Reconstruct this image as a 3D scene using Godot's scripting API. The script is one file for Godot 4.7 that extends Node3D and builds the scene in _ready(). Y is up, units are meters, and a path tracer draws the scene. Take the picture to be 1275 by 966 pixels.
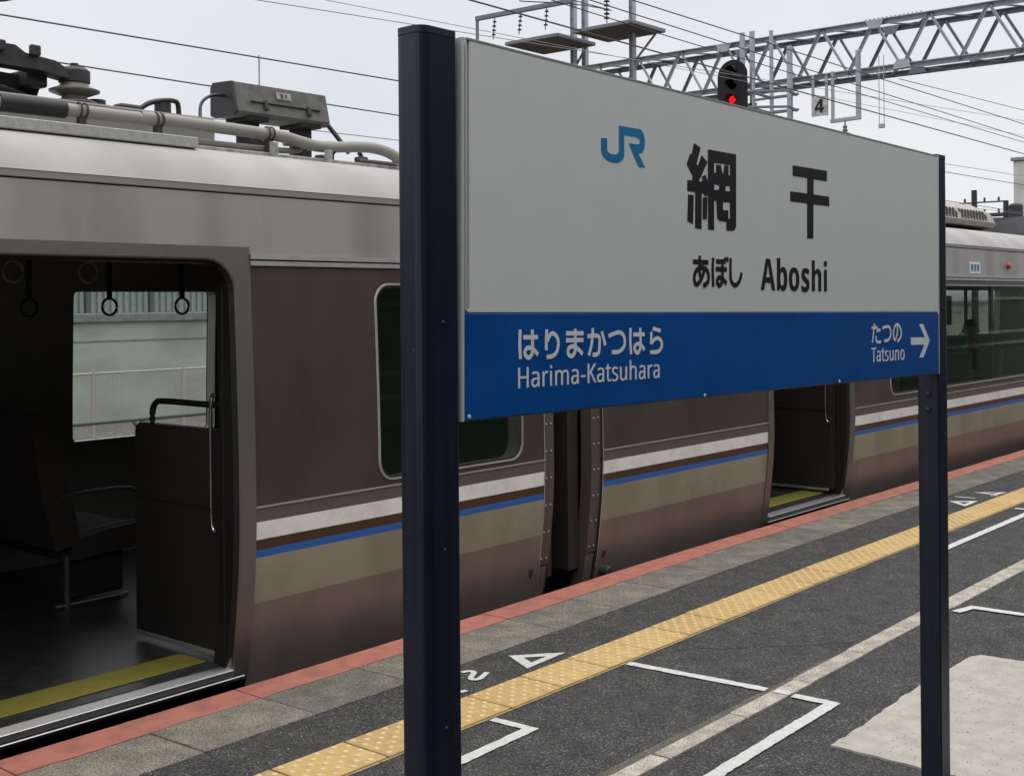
extends Node3D

# ---------------------------------------------------------------- set-up
const SIDE := -4.5            # z of the widest part of the near train side
const MID := -5.975           # centre line of the train
var taken := {}
var M := {}
var rng := RandomNumberGenerator.new()

func lin(r: float, g: float, b: float, a := 1.0) -> Color:
	var c := Color(r, g, b).linear_to_srgb()
	c.a = a
	return c

func numbered(called: String) -> String:
	if not taken.has(called):
		taken[called] = 0
		return called
	taken[called] += 1
	return "%s_%03d" % [called, taken[called]]

func tag(o: Node3D, label: String, category: String, group := "") -> Node3D:
	o.set_meta("label", label)
	o.set_meta("category", category)
	if group != "":
		o.set_meta("group", group)
	return o

func thing(called: String, label: String, category: String, at := Vector3.ZERO, group := "") -> Node3D:
	var o := Node3D.new()
	o.name = numbered(called)
	add_child(o)
	o.position = at
	return tag(o, label, category, group)

func setting(called: String) -> Node3D:
	var o := Node3D.new()
	o.name = called
	add_child(o)
	o.set_meta("kind", "structure")
	return o

func put(parent: Node, called: String, mesh: Mesh, mat: Material, at := Vector3.ZERO, basis := Basis.IDENTITY) -> MeshInstance3D:
	var o := MeshInstance3D.new()
	o.name = called
	o.mesh = mesh
	if mat != null:
		o.material_override = mat
	o.transform = Transform3D(basis, at)
	parent.add_child(o, true)
	return o

func st() -> SurfaceTool:
	var s := SurfaceTool.new()
	s.begin(Mesh.PRIMITIVE_TRIANGLES)
	return s

func done(s: SurfaceTool) -> ArrayMesh:
	return s.commit()

func tri(s: SurfaceTool, a: Vector3, b: Vector3, c: Vector3, n := Vector3.ZERO) -> void:
	var m := (c - a).cross(b - a)
	if m.length() < 1e-12:
		return
	m = m.normalized()
	if n != Vector3.ZERO:
		if m.dot(n) < 0:
			var t := b
			b = c
			c = t
			m = -m
	for p in [a, b, c]:
		s.set_normal(m)
		s.add_vertex(p)

func quad(s: SurfaceTool, a: Vector3, b: Vector3, c: Vector3, d: Vector3, n := Vector3.ZERO) -> void:
	tri(s, a, b, c, n)
	tri(s, a, c, d, n)

# a box with chamfered edges, k the size of the chamfer
func box(s: SurfaceTool, at: Vector3, size: Vector3, k := 0.0, basis := Basis.IDENTITY) -> void:
	var h := size * 0.5
	k = minf(k, minf(h.x, minf(h.y, h.z)) * 0.9)
	for ax in 3:
		var u := (ax + 1) % 3
		var v := (ax + 2) % 3
		for sg in [-1.0, 1.0]:
			var p: Array[Vector3] = []
			for c in [[-1, -1], [1, -1], [1, 1], [-1, 1]]:
				var q := Vector3.ZERO
				q[ax] = h[ax] * sg
				q[u] = (h[u] - k) * c[0]
				q[v] = (h[v] - k) * c[1]
				p.append(at + basis * q)
			var n := Vector3.ZERO
			n[ax] = sg
			quad(s, p[0], p[1], p[2], p[3], basis * n)
	if k <= 0.0:
		return
	for ax in 3:
		var u := (ax + 1) % 3
		var v := (ax + 2) % 3
		for cu in [-1.0, 1.0]:
			for cv in [-1.0, 1.0]:
				var p: Array[Vector3] = []
				for e in [[-1.0, 0], [1.0, 0], [1.0, 1], [-1.0, 1]]:
					var q := Vector3.ZERO
					q[ax] = (h[ax] - k) * e[0]
					q[u] = (h[u] - (0.0 if e[1] == 0 else k)) * cu
					q[v] = (h[v] - (k if e[1] == 0 else 0.0)) * cv
					p.append(at + basis * q)
				var n := Vector3.ZERO
				n[u] = cu
				n[v] = cv
				quad(s, p[0], p[1], p[2], p[3], basis * n)
	for cx in [-1.0, 1.0]:
		for cy in [-1.0, 1.0]:
			for cz in [-1.0, 1.0]:
				var c := Vector3(cx, cy, cz)
				tri(s, at + basis * (Vector3(h.x, h.y - k, h.z - k) * c), at + basis * (Vector3(h.x - k, h.y, h.z - k) * c), at + basis * (Vector3(h.x - k, h.y - k, h.z) * c), basis * c)

func box_mesh(size: Vector3, k := 0.0) -> ArrayMesh:
	var s := st()
	box(s, Vector3.ZERO, size, k)
	return done(s)

# a straight bar of square or angle section between two points
func bar(s: SurfaceTool, a: Vector3, b: Vector3, w: float, d: float, up := Vector3.UP) -> void:
	var z := (b - a).normalized()
	if absf(z.dot(up)) > 0.95:
		up = Vector3.RIGHT
	var x := up.cross(z).normalized()
	box(s, (a + b) * 0.5, Vector3(w, d, a.distance_to(b)), minf(w, d) * 0.12, Basis(x, z.cross(x), z))

func angle_bar(s: SurfaceTool, a: Vector3, b: Vector3, w: float, t: float, up := Vector3.UP) -> void:
	var z := (b - a).normalized()
	if absf(z.dot(up)) > 0.95:
		up = Vector3.RIGHT
	var x := up.cross(z).normalized()
	var y := z.cross(x)
	var f := Basis(x, y, z)
	var l := a.distance_to(b)
	box(s, (a + b) * 0.5 + y * (w - t) * 0.5, Vector3(w, t, l), 0.0, f)
	box(s, (a + b) * 0.5 + x * (w - t) * 0.5 - y * (t * 0.5), Vector3(t, w - t - 0.001, l), 0.0, f)

# a smooth round tube along a path
func tube(s: SurfaceTool, path: Array, r: float, sides := 10, caps := true, r1 := -1.0) -> void:
	var rings: Array = []
	var prev := Vector3.UP
	for i in path.size():
		var d: Vector3 = (path[mini(i + 1, path.size() - 1)] - path[maxi(i - 1, 0)]).normalized()
		var x := prev.cross(d)
		if x.length() < 0.05:
			x = Vector3.RIGHT.cross(d)
		x = x.normalized()
		var y := d.cross(x)
		var rr := r if r1 < 0.0 else lerpf(r, r1, float(i) / (path.size() - 1))
		var ring: Array = []
		for k in sides:
			var a := TAU * k / sides
			var n := x * cos(a) + y * sin(a)
			ring.append([path[i] + n * rr, n])
		rings.append(ring)
	for i in path.size() - 1:
		for k in sides:
			var j := (k + 1) % sides
			var q := [rings[i][k], rings[i][j], rings[i + 1][j], rings[i + 1][k]]
			for e in [0, 2, 1, 0, 3, 2]:
				s.set_normal(q[e][1])
				s.add_vertex(q[e][0])
	if caps:
		for e in [0, path.size() - 1]:
			var n: Vector3 = (path[0] - path[1]).normalized() if e == 0 else (path[e] - path[e - 1]).normalized()
			for k in sides:
				tri(s, path[e], rings[e][k][0], rings[e][(k + 1) % sides][0], n)

func smooth_path(pts: Array, steps := 6) -> Array:
	var out: Array = []
	for i in pts.size() - 1:
		var p0 = pts[maxi(i - 1, 0)]
		var p3 = pts[mini(i + 2, pts.size() - 1)]
		for k in steps:
			var t := float(k) / steps
			out.append(pts[i].cubic_interpolate(pts[i + 1], p0, p3, t))
	out.append(pts[-1])
	return out

# a turned shape about the y axis through at: pairs of radius and height
func lathe(s: SurfaceTool, at: Vector3, prof: Array, sides := 16, basis := Basis.IDENTITY) -> void:
	for i in prof.size() - 1:
		var a: Vector2 = prof[i]
		var b: Vector2 = prof[i + 1]
		var sl := Vector2(b.y - a.y, a.x - b.x).normalized()
		for k in sides:
			var t0 := TAU * k / sides
			var t1 := TAU * (k + 1) / sides
			var p: Array = []
			for e in [[a, t0], [a, t1], [b, t1], [b, t0]]:
				var d := Vector3(cos(e[1]), 0, sin(e[1]))
				p.append([at + basis * (d * e[0].x + Vector3.UP * e[0].y), (basis * (d * sl.x + Vector3.UP * sl.y)).normalized()])
			for e in [0, 1, 2, 0, 2, 3]:
				s.set_normal(p[e][1])
				s.add_vertex(p[e][0])

# a flat outline (x, y) pushed from z0 to z1
func prism(s: SurfaceTool, poly: PackedVector2Array, z0: float, z1: float, xf := Transform3D.IDENTITY) -> void:
	var idx := Geometry2D.triangulate_polygon(poly)
	for z in [z0, z1]:
		for i in range(0, idx.size(), 3):
			var p: Array[Vector3] = []
			for k in 3:
				var q := poly[idx[i + k]]
				p.append(xf * Vector3(q.x, q.y, z))
			tri(s, p[0], p[1], p[2], xf.basis * Vector3(0, 0, signf(z * 2.0 - z0 - z1)))
	var cw := Geometry2D.is_polygon_clockwise(poly)
	for i in poly.size():
		var a: Vector2 = poly[i]
		var b: Vector2 = poly[(i + 1) % poly.size()]
		var n := Vector3(b.y - a.y, a.x - b.x, 0)
		quad(s, xf * Vector3(a.x, a.y, z0), xf * Vector3(b.x, b.y, z0), xf * Vector3(b.x, b.y, z1), xf * Vector3(a.x, a.y, z1), xf.basis * (-n if cw else n))

# a slab with its own four corners (x, z), from y0 up to y1, top edges chamfered
func slab(c: Array, y0: float, y1: float, k := 0.004) -> ArrayMesh:
	var s := st()
	var mid: Vector2 = (c[0] + c[1] + c[2] + c[3]) / 4.0
	var t: Array[Vector3] = []
	var e: Array[Vector3] = []
	var b: Array[Vector3] = []
	for p in c:
		var q: Vector2 = p + (mid - p).normalized() * k * 1.4
		t.append(Vector3(q.x, y1, q.y))
		e.append(Vector3(p.x, y1 - k, p.y))
		b.append(Vector3(p.x, y0, p.y))
	quad(s, t[0], t[1], t[2], t[3], Vector3.UP)
	for i in 4:
		var j := (i + 1) % 4
		var out := (e[i] + e[j]) * 0.5 - Vector3(mid.x, e[i].y, mid.y)
		quad(s, t[i], t[j], e[j], e[i], out.normalized() + Vector3.UP)
		quad(s, e[i], e[j], b[j], b[i], out)
	return done(s)

func round_rect(x0: float, y0: float, x1: float, y1: float, r: float, rb := -1.0, n := 6) -> PackedVector2Array:
	if rb < 0.0:
		rb = r
	var out := PackedVector2Array()
	for c in [[x1, y1, r, 0.0, -1, -1], [x0, y1, r, 0.25, 1, -1], [x0, y0, rb, 0.5, 1, 1], [x1, y0, rb, 0.75, -1, 1]]:
		var m := Vector2(c[0] + c[4] * c[2], c[1] + c[5] * c[2])
		if c[2] < 0.001:
			out.append(m)
			continue
		for k in n + 1:
			var a: float = TAU * (c[3] + 0.25 * k / n)
			out.append(m + Vector2(cos(a), sin(a)) * c[2])
	return out

# ---------------------------------------------------------------- textures
func noise(seed_: int, freq: float, kind := FastNoiseLite.TYPE_SIMPLEX_SMOOTH, oct := 4) -> FastNoiseLite:
	var f := FastNoiseLite.new()
	f.seed = seed_
	f.frequency = freq
	f.noise_type = kind
	f.fractal_octaves = oct
	if oct < 2:
		f.fractal_type = FastNoiseLite.FRACTAL_NONE
	return f

func grey(f: FastNoiseLite, n: int) -> Image:
	var i := f.get_seamless_image(n, n)
	i.convert(Image.FORMAT_L8)
	return i

# albedo and relief of a mineral surface: coarse grains of three sizes on a mottled ground
func mineral(n: int, seed_: int, base: Color, low: Color, high: Color, grain: float, share: float, patch: float) -> Array:
	var cell := noise(seed_, grain, FastNoiseLite.TYPE_CELLULAR, 1)
	cell.cellular_return_type = FastNoiseLite.RETURN_CELL_VALUE
	cell.cellular_jitter = 1.0
	var edge := noise(seed_, grain, FastNoiseLite.TYPE_CELLULAR, 1)
	edge.cellular_return_type = FastNoiseLite.RETURN_DISTANCE
	edge.cellular_jitter = 1.0
	var a := grey(cell, n).get_data()
	var d := grey(edge, n).get_data()
	var m := grey(noise(seed_ + 5, 0.006, FastNoiseLite.TYPE_SIMPLEX_SMOOTH, 5), n).get_data()
	var r := RandomNumberGenerator.new()
	r.seed = seed_
	var bytes := PackedByteArray()
	bytes.resize(n * n * 3)
	var relief := PackedByteArray()
	relief.resize(n * n)
	for i in n * n:
		var v := a[i] / 255.0
		var c := base.lerp(low, clampf((0.5 - v) * 2.0, 0, 1))
		if v > 1.0 - share:
			c = c.lerp(high, (v - 1.0 + share) / share)
		var w := 1.0 + (m[i] / 255.0 - 0.5) * patch + r.randfn(0.0, 0.05)
		var gap := clampf(1.25 - d[i] / 255.0 * 0.9, 0.5, 1.0)
		bytes[i * 3] = clampi(int(c.r * w * gap * 255.0), 0, 255)
		bytes[i * 3 + 1] = clampi(int(c.g * w * gap * 255.0), 0, 255)
		bytes[i * 3 + 2] = clampi(int(c.b * w * gap * 255.0), 0, 255)
		relief[i] = clampi(int(255.0 - d[i] * 0.8 + v * 30.0), 0, 255)
	return [ImageTexture.create_from_image(Image.create_from_data(n, n, false, Image.FORMAT_RGB8, bytes)), ImageTexture.create_from_image(Image.create_from_data(n, n, false, Image.FORMAT_L8, relief))]

# a mottled grey to multiply a colour with: soft clouds stretched along one way, with a fine tooth
func mottle(n: int, seed_: int, freq: float, lo: float, hi: float, tooth: float, oct := 5) -> ImageTexture:
	var g := grey(noise(seed_, freq, FastNoiseLite.TYPE_SIMPLEX_SMOOTH, oct), n).get_data()
	var r := RandomNumberGenerator.new()
	r.seed = seed_
	var bytes := PackedByteArray()
	bytes.resize(n * n)
	for k in n * n:
		bytes[k] = clampi(int((lerpf(lo, hi, g[k] / 255.0) + r.randfn(0, tooth)) * 255.0), 0, 255)
	return ImageTexture.create_from_image(Image.create_from_data(n, n, false, Image.FORMAT_L8, bytes))

func mat(called: String, c: Color, rough: float, metal := 0.0, tex: Texture2D = null, scale := Vector3.ONE, bump: Texture2D = null, depth := 0.0) -> StandardMaterial3D:
	var m := StandardMaterial3D.new()
	m.resource_name = called
	m.albedo_color = c
	m.roughness = rough
	m.metallic = metal
	if tex != null:
		m.albedo_texture = tex
	if bump != null:
		m.heightmap_enabled = true
		m.heightmap_texture = bump
		m.heightmap_scale = depth
	if tex != null or bump != null:
		m.uv1_triplanar = true
		m.uv1_world_triplanar = true
		m.uv1_scale = scale
	M[called] = m
	return m

func glass(called: String, c: Color, a: float) -> StandardMaterial3D:
	var m := mat(called, c, 0.03)
	m.transparency = BaseMaterial3D.TRANSPARENCY_ALPHA
	m.albedo_color.a = a
	return m

# ---------------------------------------------------------------- train body
const PROF := [Vector2(-0.34, 0.165), Vector2(-0.18, 0.115), Vector2(-0.04, 0.074), Vector2(0.08, 0.053), Vector2(0.19, 0.038), Vector2(0.291, 0.026), Vector2(0.4, 0.014), Vector2(0.5, 0.006), Vector2(0.66, 0.0), Vector2(0.96, 0.002), Vector2(1.18, 0.007), Vector2(1.5, 0.018), Vector2(1.87, 0.034), Vector2(2.18, 0.052)]

func depth(y: float) -> float:
	for i in PROF.size() - 1:
		if y <= PROF[i + 1].x:
			return remap(y, PROF[i].x, PROF[i + 1].x, PROF[i].y, PROF[i + 1].y)
	return PROF[-1].y

func skin_z(y: float, near: bool, inset := 0.0) -> float:
	var z := SIDE - depth(y) - inset
	return z if near else 2.0 * MID - z

func skin_n(y: float, near: bool) -> Vector3:
	var sl := (depth(y + 0.06) - depth(y - 0.06)) / 0.12
	return Vector3(0, sl, 1.0 if near else -1.0).normalized()

func skin_vertex(s: SurfaceTool, x: float, y: float, near: bool, inset: float, facing: float) -> void:
	s.set_normal(skin_n(y, near) * facing)
	s.add_vertex(Vector3(x, y, skin_z(y, near, inset)))

# a sheet of the body side between two lengths and heights, with the openings cut out
func sheet(s: SurfaceTool, x0: float, x1: float, y0: float, y1: float, holes: Array, near := true, inset := 0.0, facing := 1.0) -> void:
	var ys: Array = [y0]
	for k in PROF:
		if k.x > y0 + 0.001 and k.x < y1 - 0.001:
			ys.append(k.x)
	ys.append(y1)
	for i in ys.size() - 1:
		var pieces: Array = [PackedVector2Array([Vector2(x0, ys[i]), Vector2(x1, ys[i]), Vector2(x1, ys[i + 1]), Vector2(x0, ys[i + 1])])]
		for h in holes:
			var left: Array = []
			for p in pieces:
				for c in Geometry2D.clip_polygons(p, h):
					if not Geometry2D.is_polygon_clockwise(c):
						left.append(c)
			pieces = left
		for p in pieces:
			var idx := Geometry2D.triangulate_polygon(p)
			for t in range(0, idx.size(), 3):
				var q: Array = [p[idx[t]], p[idx[t + 1]], p[idx[t + 2]]]
				var turn: float = (q[1] - q[0]).cross(q[2] - q[0])
				if (turn > 0.0) == (near == (facing > 0.0)):
					q = [q[0], q[2], q[1]]
				for v in q:
					skin_vertex(s, v.x, v.y, near, inset, facing)

# a band that follows an outline from (outline a, inset a) to (outline b, inset b)
func lip(s: SurfaceTool, a: PackedVector2Array, ia: float, b: PackedVector2Array, ib: float, near := true) -> void:
	var mid := Vector2.ZERO
	for p in a:
		mid += p / a.size()
	for i in a.size():
		var j := (i + 1) % a.size()
		var v: Array = []
		for e in [[a[i], ia], [a[j], ia], [b[j], ib], [b[i], ib]]:
			v.append(Vector3(e[0].x, e[0].y, skin_z(e[0].y, near, e[1])))
		var n := Vector3(mid.x - a[i].x, mid.y - a[i].y, 0).normalized() * 0.5 + Vector3(0, 0, (1.0 if near else -1.0) * (1.0 if ia < ib else 0.4))
		quad(s, v[0], v[1], v[2], v[3], n)

func fine_edges(p: PackedVector2Array, step := 0.08) -> PackedVector2Array:
	var out := PackedVector2Array()
	for i in p.size():
		var a := p[i]
		var b := p[(i + 1) % p.size()]
		var k := maxi(1, int(absf(a.y - b.y) / step))
		for q in k:
			out.append(a.lerp(b, float(q) / k))
	return out

func grow(p: PackedVector2Array, d: float) -> PackedVector2Array:
	var out := PackedVector2Array()
	var n := p.size()
	for i in n:
		var t := (p[(i + 1) % n] - p[i - 1]).normalized()
		out.append(p[i] + Vector2(t.y, -t.x) * d)
	return out

func on(root: Node3D, called: String, s: SurfaceTool, m: Material) -> MeshInstance3D:
	return put(root, called, done(s), m, -root.position if root.get_parent() == self else Vector3.ZERO)

func section(inset: float, low: float) -> PackedVector2Array:
	# the body's cross-section seen along the train: (z, y)
	var out := PackedVector2Array()
	var half: Array = []
	for k in PROF:
		if k.x >= low:
			half.append(Vector2(SIDE - k.y - inset, k.x))
	for q in roof_line():
		half.append(Vector2(q.x - inset * 0.3, q.y - inset))
	for p in half:
		out.append(p)
	half.reverse()
	for p in half:
		if absf(p.x - MID) > 0.01:
			out.append(Vector2(2.0 * MID - p.x, p.y))
	return out

func roof_line() -> Array:
	return [Vector2(-4.556, 2.19), Vector2(-4.60, 2.245), Vector2(-4.67, 2.30), Vector2(-4.74, 2.337), Vector2(-4.82, 2.366), Vector2(-5.05, 2.41), Vector2(-5.4, 2.45), Vector2(-5.7, 2.465), Vector2(MID, 2.47)]

func make_car(label: String, xe: float, dir: float, len_: float, win_end: bool) -> Node3D:
	var root := thing("train_car", label, "train car", Vector3(xe + dir * len_ * 0.5, -1.0, MID))
	var X := func(s_: float) -> float: return xe + dir * s_
	var rr := func(s0: float, y0: float, s1: float, y1: float, r: float, rb := -1.0) -> PackedVector2Array:
		return fine_edges(round_rect(minf(X.call(s0), X.call(s1)), y0, maxf(X.call(s0), X.call(s1)), y1, r, rb))
	var xa := minf(xe, X.call(len_))
	var xb := maxf(xe, X.call(len_))
	var doors: Array = [2.10]
	if len_ > 12.0:
		doors = [2.10, 9.2, 16.3]
	var wins: Array = []
	if win_end:
		wins.append([0.21, 1.32, 0.765, 1.735])
	wins.append([4.34, 8.35, 0.795, 1.765])
	if len_ > 12.0:
		wins.append([11.35, 15.6, 0.795, 1.765])
	var holes: Array = []
	var panes: Array = []
	for d in doors:
		holes.append(rr.call(d, -0.5, d + 1.49, 1.905, 0.0))
	for w in wins:
		var p: PackedVector2Array = rr.call(w[0], w[2], w[1], w[3], 0.09)
		holes.append(p)
		panes.append(p)
	# painted and bare sheets of the near side, from the sill up
	var bands := [["lower_panel", -0.30, 0.291, "copper"], ["olive_stripe", 0.291, 0.499, "beige"], ["blue_stripe", 0.499, 0.534, "blue_film"], ["brown_stripe", 0.534, 0.581, "brown_film"], ["white_stripe", 0.581, 0.661, "white_film"], ["belt_rail", 0.661, 0.724, "belt"], ["window_band", 0.732, 1.822, "brown_band"], ["upper_panel", 1.872, 2.141, "steel_side"]]
	for b in bands:
		var s := st()
		sheet(s, xa, xb, b[1], b[2], holes)
		on(root, b[0], s, M[b[3]])
	for b in [["waist_bead", 0.724, 0.732, 0.006], ["upper_moulding", 1.822, 1.843, 0.012], ["upper_moulding", 1.851, 1.872, 0.014]]:
		var s := st()
		var gaps := holes
		sheet(s, xa, xb, b[1], b[2], gaps, true, -b[3])
		for y in [b[1], b[2]]:
			var cuts: Array = [xa, xb]
			for d in doors:
				cuts.append(X.call(d))
				cuts.append(X.call(d + 1.49))
			cuts.sort()
			for i in range(0, cuts.size(), 2):
				var z0 := skin_z(y, true, -b[3])
				quad(s, Vector3(cuts[i], y, z0), Vector3(cuts[i + 1], y, z0), Vector3(cuts[i + 1], y, z0 - 0.02), Vector3(cuts[i], y, z0 - 0.02), Vector3(0, 1 if y == b[2] else -1, 0))
		on(root, b[0], s, M["bead"])
	var g := st()
	sheet(g, xa, xb, 1.843, 1.851, [], true, 0.004)
	sheet(g, xa, xb, 2.141, 2.147, [], true, 0.006)
	on(root, "seam", g, M["black"])
	var gt := st()
	var gp := PackedVector2Array([Vector2(skin_z(2.15, true, 0.02), 2.147), Vector2(skin_z(2.15, true, -0.004), 2.147), Vector2(skin_z(2.15, true, -0.006), 2.150), Vector2(skin_z(2.18, true, -0.005), 2.176), Vector2(skin_z(2.18, true, 0.02), 2.180)])
	prism(gt, gp, -xb, -xa, Transform3D(Basis(Vector3(0, 0, 1), Vector3(0, 1, 0), Vector3(-1, 0, 0)), Vector3.ZERO))
	on(root, "gutter", gt, M["gutter"])
	# roof
	var rf := st()
	var line := roof_line()
	var full: Array = [Vector2(-4.545, 2.178)]
	full.append_array(line)
	for i in range(line.size() - 2, -1, -1):
		full.append(Vector2(2.0 * MID - line[i].x, line[i].y))
	full.append(Vector2(2.0 * MID + 4.545, 2.178))
	for i in full.size() - 1:
		var nn: Array = []
		for k in [i, i + 1]:
			var t: Vector2 = full[mini(k + 1, full.size() - 1)] - full[maxi(k - 1, 0)]
			nn.append(Vector3(0, -t.x, t.y).normalized())
		for e in [[i, xa, 0], [i + 1, xb, 1], [i, xb, 0], [i, xa, 0], [i + 1, xa, 1], [i + 1, xb, 1]]:
			rf.set_normal(nn[e[2]] if nn[e[2]].y > -0.2 else -nn[e[2]])
			rf.add_vertex(Vector3(e[1], full[e[0]].y, full[e[0]].x))
	on(root, "roof", rf, M["roof_paint"])
	# far side, inside faces, ends, floor and ceiling
	var far := st()
	var fh: Array = []
	for w in wins:
		fh.append(rr.call(w[0] + 0.0, w[2], w[1], w[3], 0.03))
	if not win_end:
		fh.append(rr.call(0.21, 0.765, 1.32, 1.735, 0.03))
	sheet(far, xa, xb, -0.30, 0.732, fh, false)
	sheet(far, xa, xb, 1.822, 2.178, fh, false)
	on(root, "far_side_panel", far, M["steel_side"])
	var farb := st()
	sheet(farb, xa, xb, 0.732, 1.822, fh, false)
	on(root, "far_window_band", farb, M["brown_band"])
	var inn := st()
	var ih: Array = panes.duplicate()
	for d in doors:
		ih.append(rr.call(d + 0.1, -0.5, d + 1.39, 1.835, 0.0))
	sheet(inn, xa, xb, 0.02, 2.10, ih, true, 0.10, -1.0)
	sheet(inn, xa, xb, 0.02, 2.10, fh, false, 0.10, -1.0)
	for p in panes:
		lip(inn, p, 0.012, p, 0.10, true)
	for p in fh:
		lip(inn, p, 0.012, p, 0.10, false)
	quad(inn, Vector3(xa, 2.10, SIDE - 0.1), Vector3(xb, 2.10, SIDE - 0.1), Vector3(xb, 2.10, 2 * MID - SIDE + 0.1), Vector3(xa, 2.10, 2 * MID - SIDE + 0.1), Vector3.DOWN)
	on(root, "wall_lining", inn, M["lining"])
	var fl := st()
	box(fl, Vector3((xa + xb) * 0.5, -0.03, MID), Vector3(xb - xa - 0.1, 0.1, 2.70))
	on(root, "floor", fl, M["train_floor"])
	for e in [0.02, len_ - 0.02]:
		var w := st()
		prism(w, section(0.004, -0.34), -0.015, 0.015, Transform3D(Basis(Vector3(0, 0, 1), Vector3(0, 1, 0), Vector3(-1, 0, 0)), Vector3(X.call(e), 0, 0)))
		on(root, "end_wall", w, M["end_dark"])
	var un := st()
	box(un, Vector3((xa + xb) * 0.5, -0.55, MID), Vector3(xb - xa - 0.3, 0.5, 2.3))
	on(root, "underframe", un, M["black"])
	# windows: rubber, bright surround and pane
	for p in panes:
		var f := st()
		var o := grow(p, 0.011)
		lip(f, o, 0.0, grow(p, 0.008), -0.007)
		lip(f, grow(p, 0.008), -0.007, p, -0.006)
		lip(f, p, -0.006, p, 0.006)
		var fr := on(root, "window_frame", f, M["bead"])
		var rb := st()
		lip(rb, p, 0.003, grow(p, -0.014), 0.004)
		on(fr, "rubber_seal", rb, M["black"])
		var gl := st()
		pane(gl, grow(p, -0.012), true, 0.006)
		on(fr, "pane", gl, M["tint"])
	for p in fh:
		var gl := st()
		pane(gl, grow(p, 0.004), false, 0.012)
		var pf2 := on(root, "pane", gl, M["tint_far"])
		var lo2 := Vector2(99, 99)
		var hi2 := Vector2(-99, -99)
		for q in p:
			lo2 = lo2.min(q)
			hi2 = hi2.max(q)
		var ws := st()
		box(ws, Vector3((lo2.x + hi2.x) * 0.5, lo2.y - 0.004, skin_z(0.8, false, 0.085)), Vector3(hi2.x - lo2.x, 0.012, 0.05), 0.003)
		on(pf2, "window_ledge", ws, M["bright_edge"])
	if len_ > 6.0:
		for w in wins:
			if w[1] - w[0] > 2.0:
				for k in 2:
					var xm: float = X.call(lerpf(w[0], w[1], (k + 1) / 3.0))
					for nr in [true, false]:
						var ml := st()
						box(ml, Vector3(xm, (w[2] + w[3]) * 0.5, skin_z(1.3, nr, 0.03)), Vector3(0.07, w[3] - w[2], 0.035), 0.004)
						on(root, "window_pillar", ml, M["black"])
	# doors: bright bezel, jamb, sill, yellow floor strip
	for d in doors:
		var outer: PackedVector2Array = rr.call(d, -0.05, d + 1.49, 1.905, 0.012, 0.0)
		var opening: PackedVector2Array = rr.call(d + 0.083, -0.035, d + 1.407, 1.852, 0.15, 0.07)
		var inner: PackedVector2Array = rr.call(d + 0.104, -0.03, d + 1.386, 1.830, 0.125, 0.06)
		var f := st()
		sheet(f, minf(X.call(d), X.call(d + 1.49)), maxf(X.call(d), X.call(d + 1.49)), -0.05, 1.905, [opening], true, -0.008)
		var half: PackedVector2Array = rr.call(d + 0.090, -0.033, d + 1.400, 1.845, 0.143, 0.066)
		lip(f, opening, -0.008, half, -0.002)
		var fx := [minf(X.call(d), X.call(d + 1.49)), maxf(X.call(d), X.call(d + 1.49))]
		for x in fx:
			for i in 20:
				var y0 := lerpf(-0.05, 1.905, i / 20.0)
				var y1 := lerpf(-0.05, 1.905, (i + 1) / 20.0)
				quad(f, Vector3(x, y0, skin_z(y0, true, -0.008)), Vector3(x, y1, skin_z(y1, true, -0.008)), Vector3(x, y1, skin_z(y1, true, 0.02)), Vector3(x, y0, skin_z(y0, true, 0.02)), Vector3(-1 if x == fx[0] else 1, 0, 0))
		quad(f, Vector3(fx[0], 1.905, skin_z(1.905, true, -0.008)), Vector3(fx[1], 1.905, skin_z(1.905, true, -0.008)), Vector3(fx[1], 1.905, skin_z(1.905, true, 0.02)), Vector3(fx[0], 1.905, skin_z(1.905, true, 0.02)), Vector3.UP)
		var fr := on(root, "door_frame", f, M["bezel"])
		var jb := st()
		lip(jb, half, -0.002, inner, 0.022)
		lip(jb, inner, 0.022, inner, 0.115)
		for k in 2:
			# the edge of the slid-back door leaf in its pocket
			box(jb, Vector3(X.call(d + (0.096 if k == 0 else 1.394)), 0.9, SIDE - 0.105), Vector3(0.022, 1.86, 0.035), 0.006)
		on(fr, "jamb", jb, M["jamb"])
		var ft := st()
		for k in 2:
			var fxx: float = X.call(d + (0.125 if k == 0 else 1.365))
			var sd := (1.0 if k == 0 else -1.0) * dir
			var fp := PackedVector2Array([Vector2(0.035 * -sd, -0.03), Vector2(0.0, -0.03), Vector2(-0.022 * sd, 0.02), Vector2(-0.034 * sd, 0.085), Vector2(-0.045 * sd, 0.085)])
			prism(ft, fp, SIDE - 0.09, SIDE - 0.062, Transform3D(Basis.IDENTITY, Vector3(fxx, 0, 0)))
		on(fr, "frame_foot", ft, M["bright_edge"])
		var sl := st()
		var xm: float = X.call(d + 0.745)
		box(sl, Vector3(xm, -0.001, SIDE - 0.105), Vector3(1.30, 0.030, 0.13), 0.003)
		for k in 9:
			box(sl, Vector3(xm, 0.0135, SIDE - 0.052 - k * 0.0125), Vector3(1.29, 0.003, 0.005), 0.001)
		var slp := on(root, "door_sill", sl, M["sill"])
		var lipb := st()
		box(lipb, Vector3(xm, -0.022, SIDE - 0.034), Vector3(1.40, 0.008, 0.016), 0.003)
		on(slp, "sill_edge", lipb, M["sill"])
		var yl := st()
		box(yl, Vector3(xm, 0.0235, SIDE - 0.315), Vector3(1.26, 0.006, 0.20), 0.002)
		on(root, "yellow_floor_strip", yl, M["floor_yellow"])
	# the corner flange at the coupled end, with its screws
	var fs := st()
	var f0 := minf(xe, xe - dir * 0.10)
	sheet(fs, f0, f0 + 0.10, 0.10, 2.17, [], true, 0.012)
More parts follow.
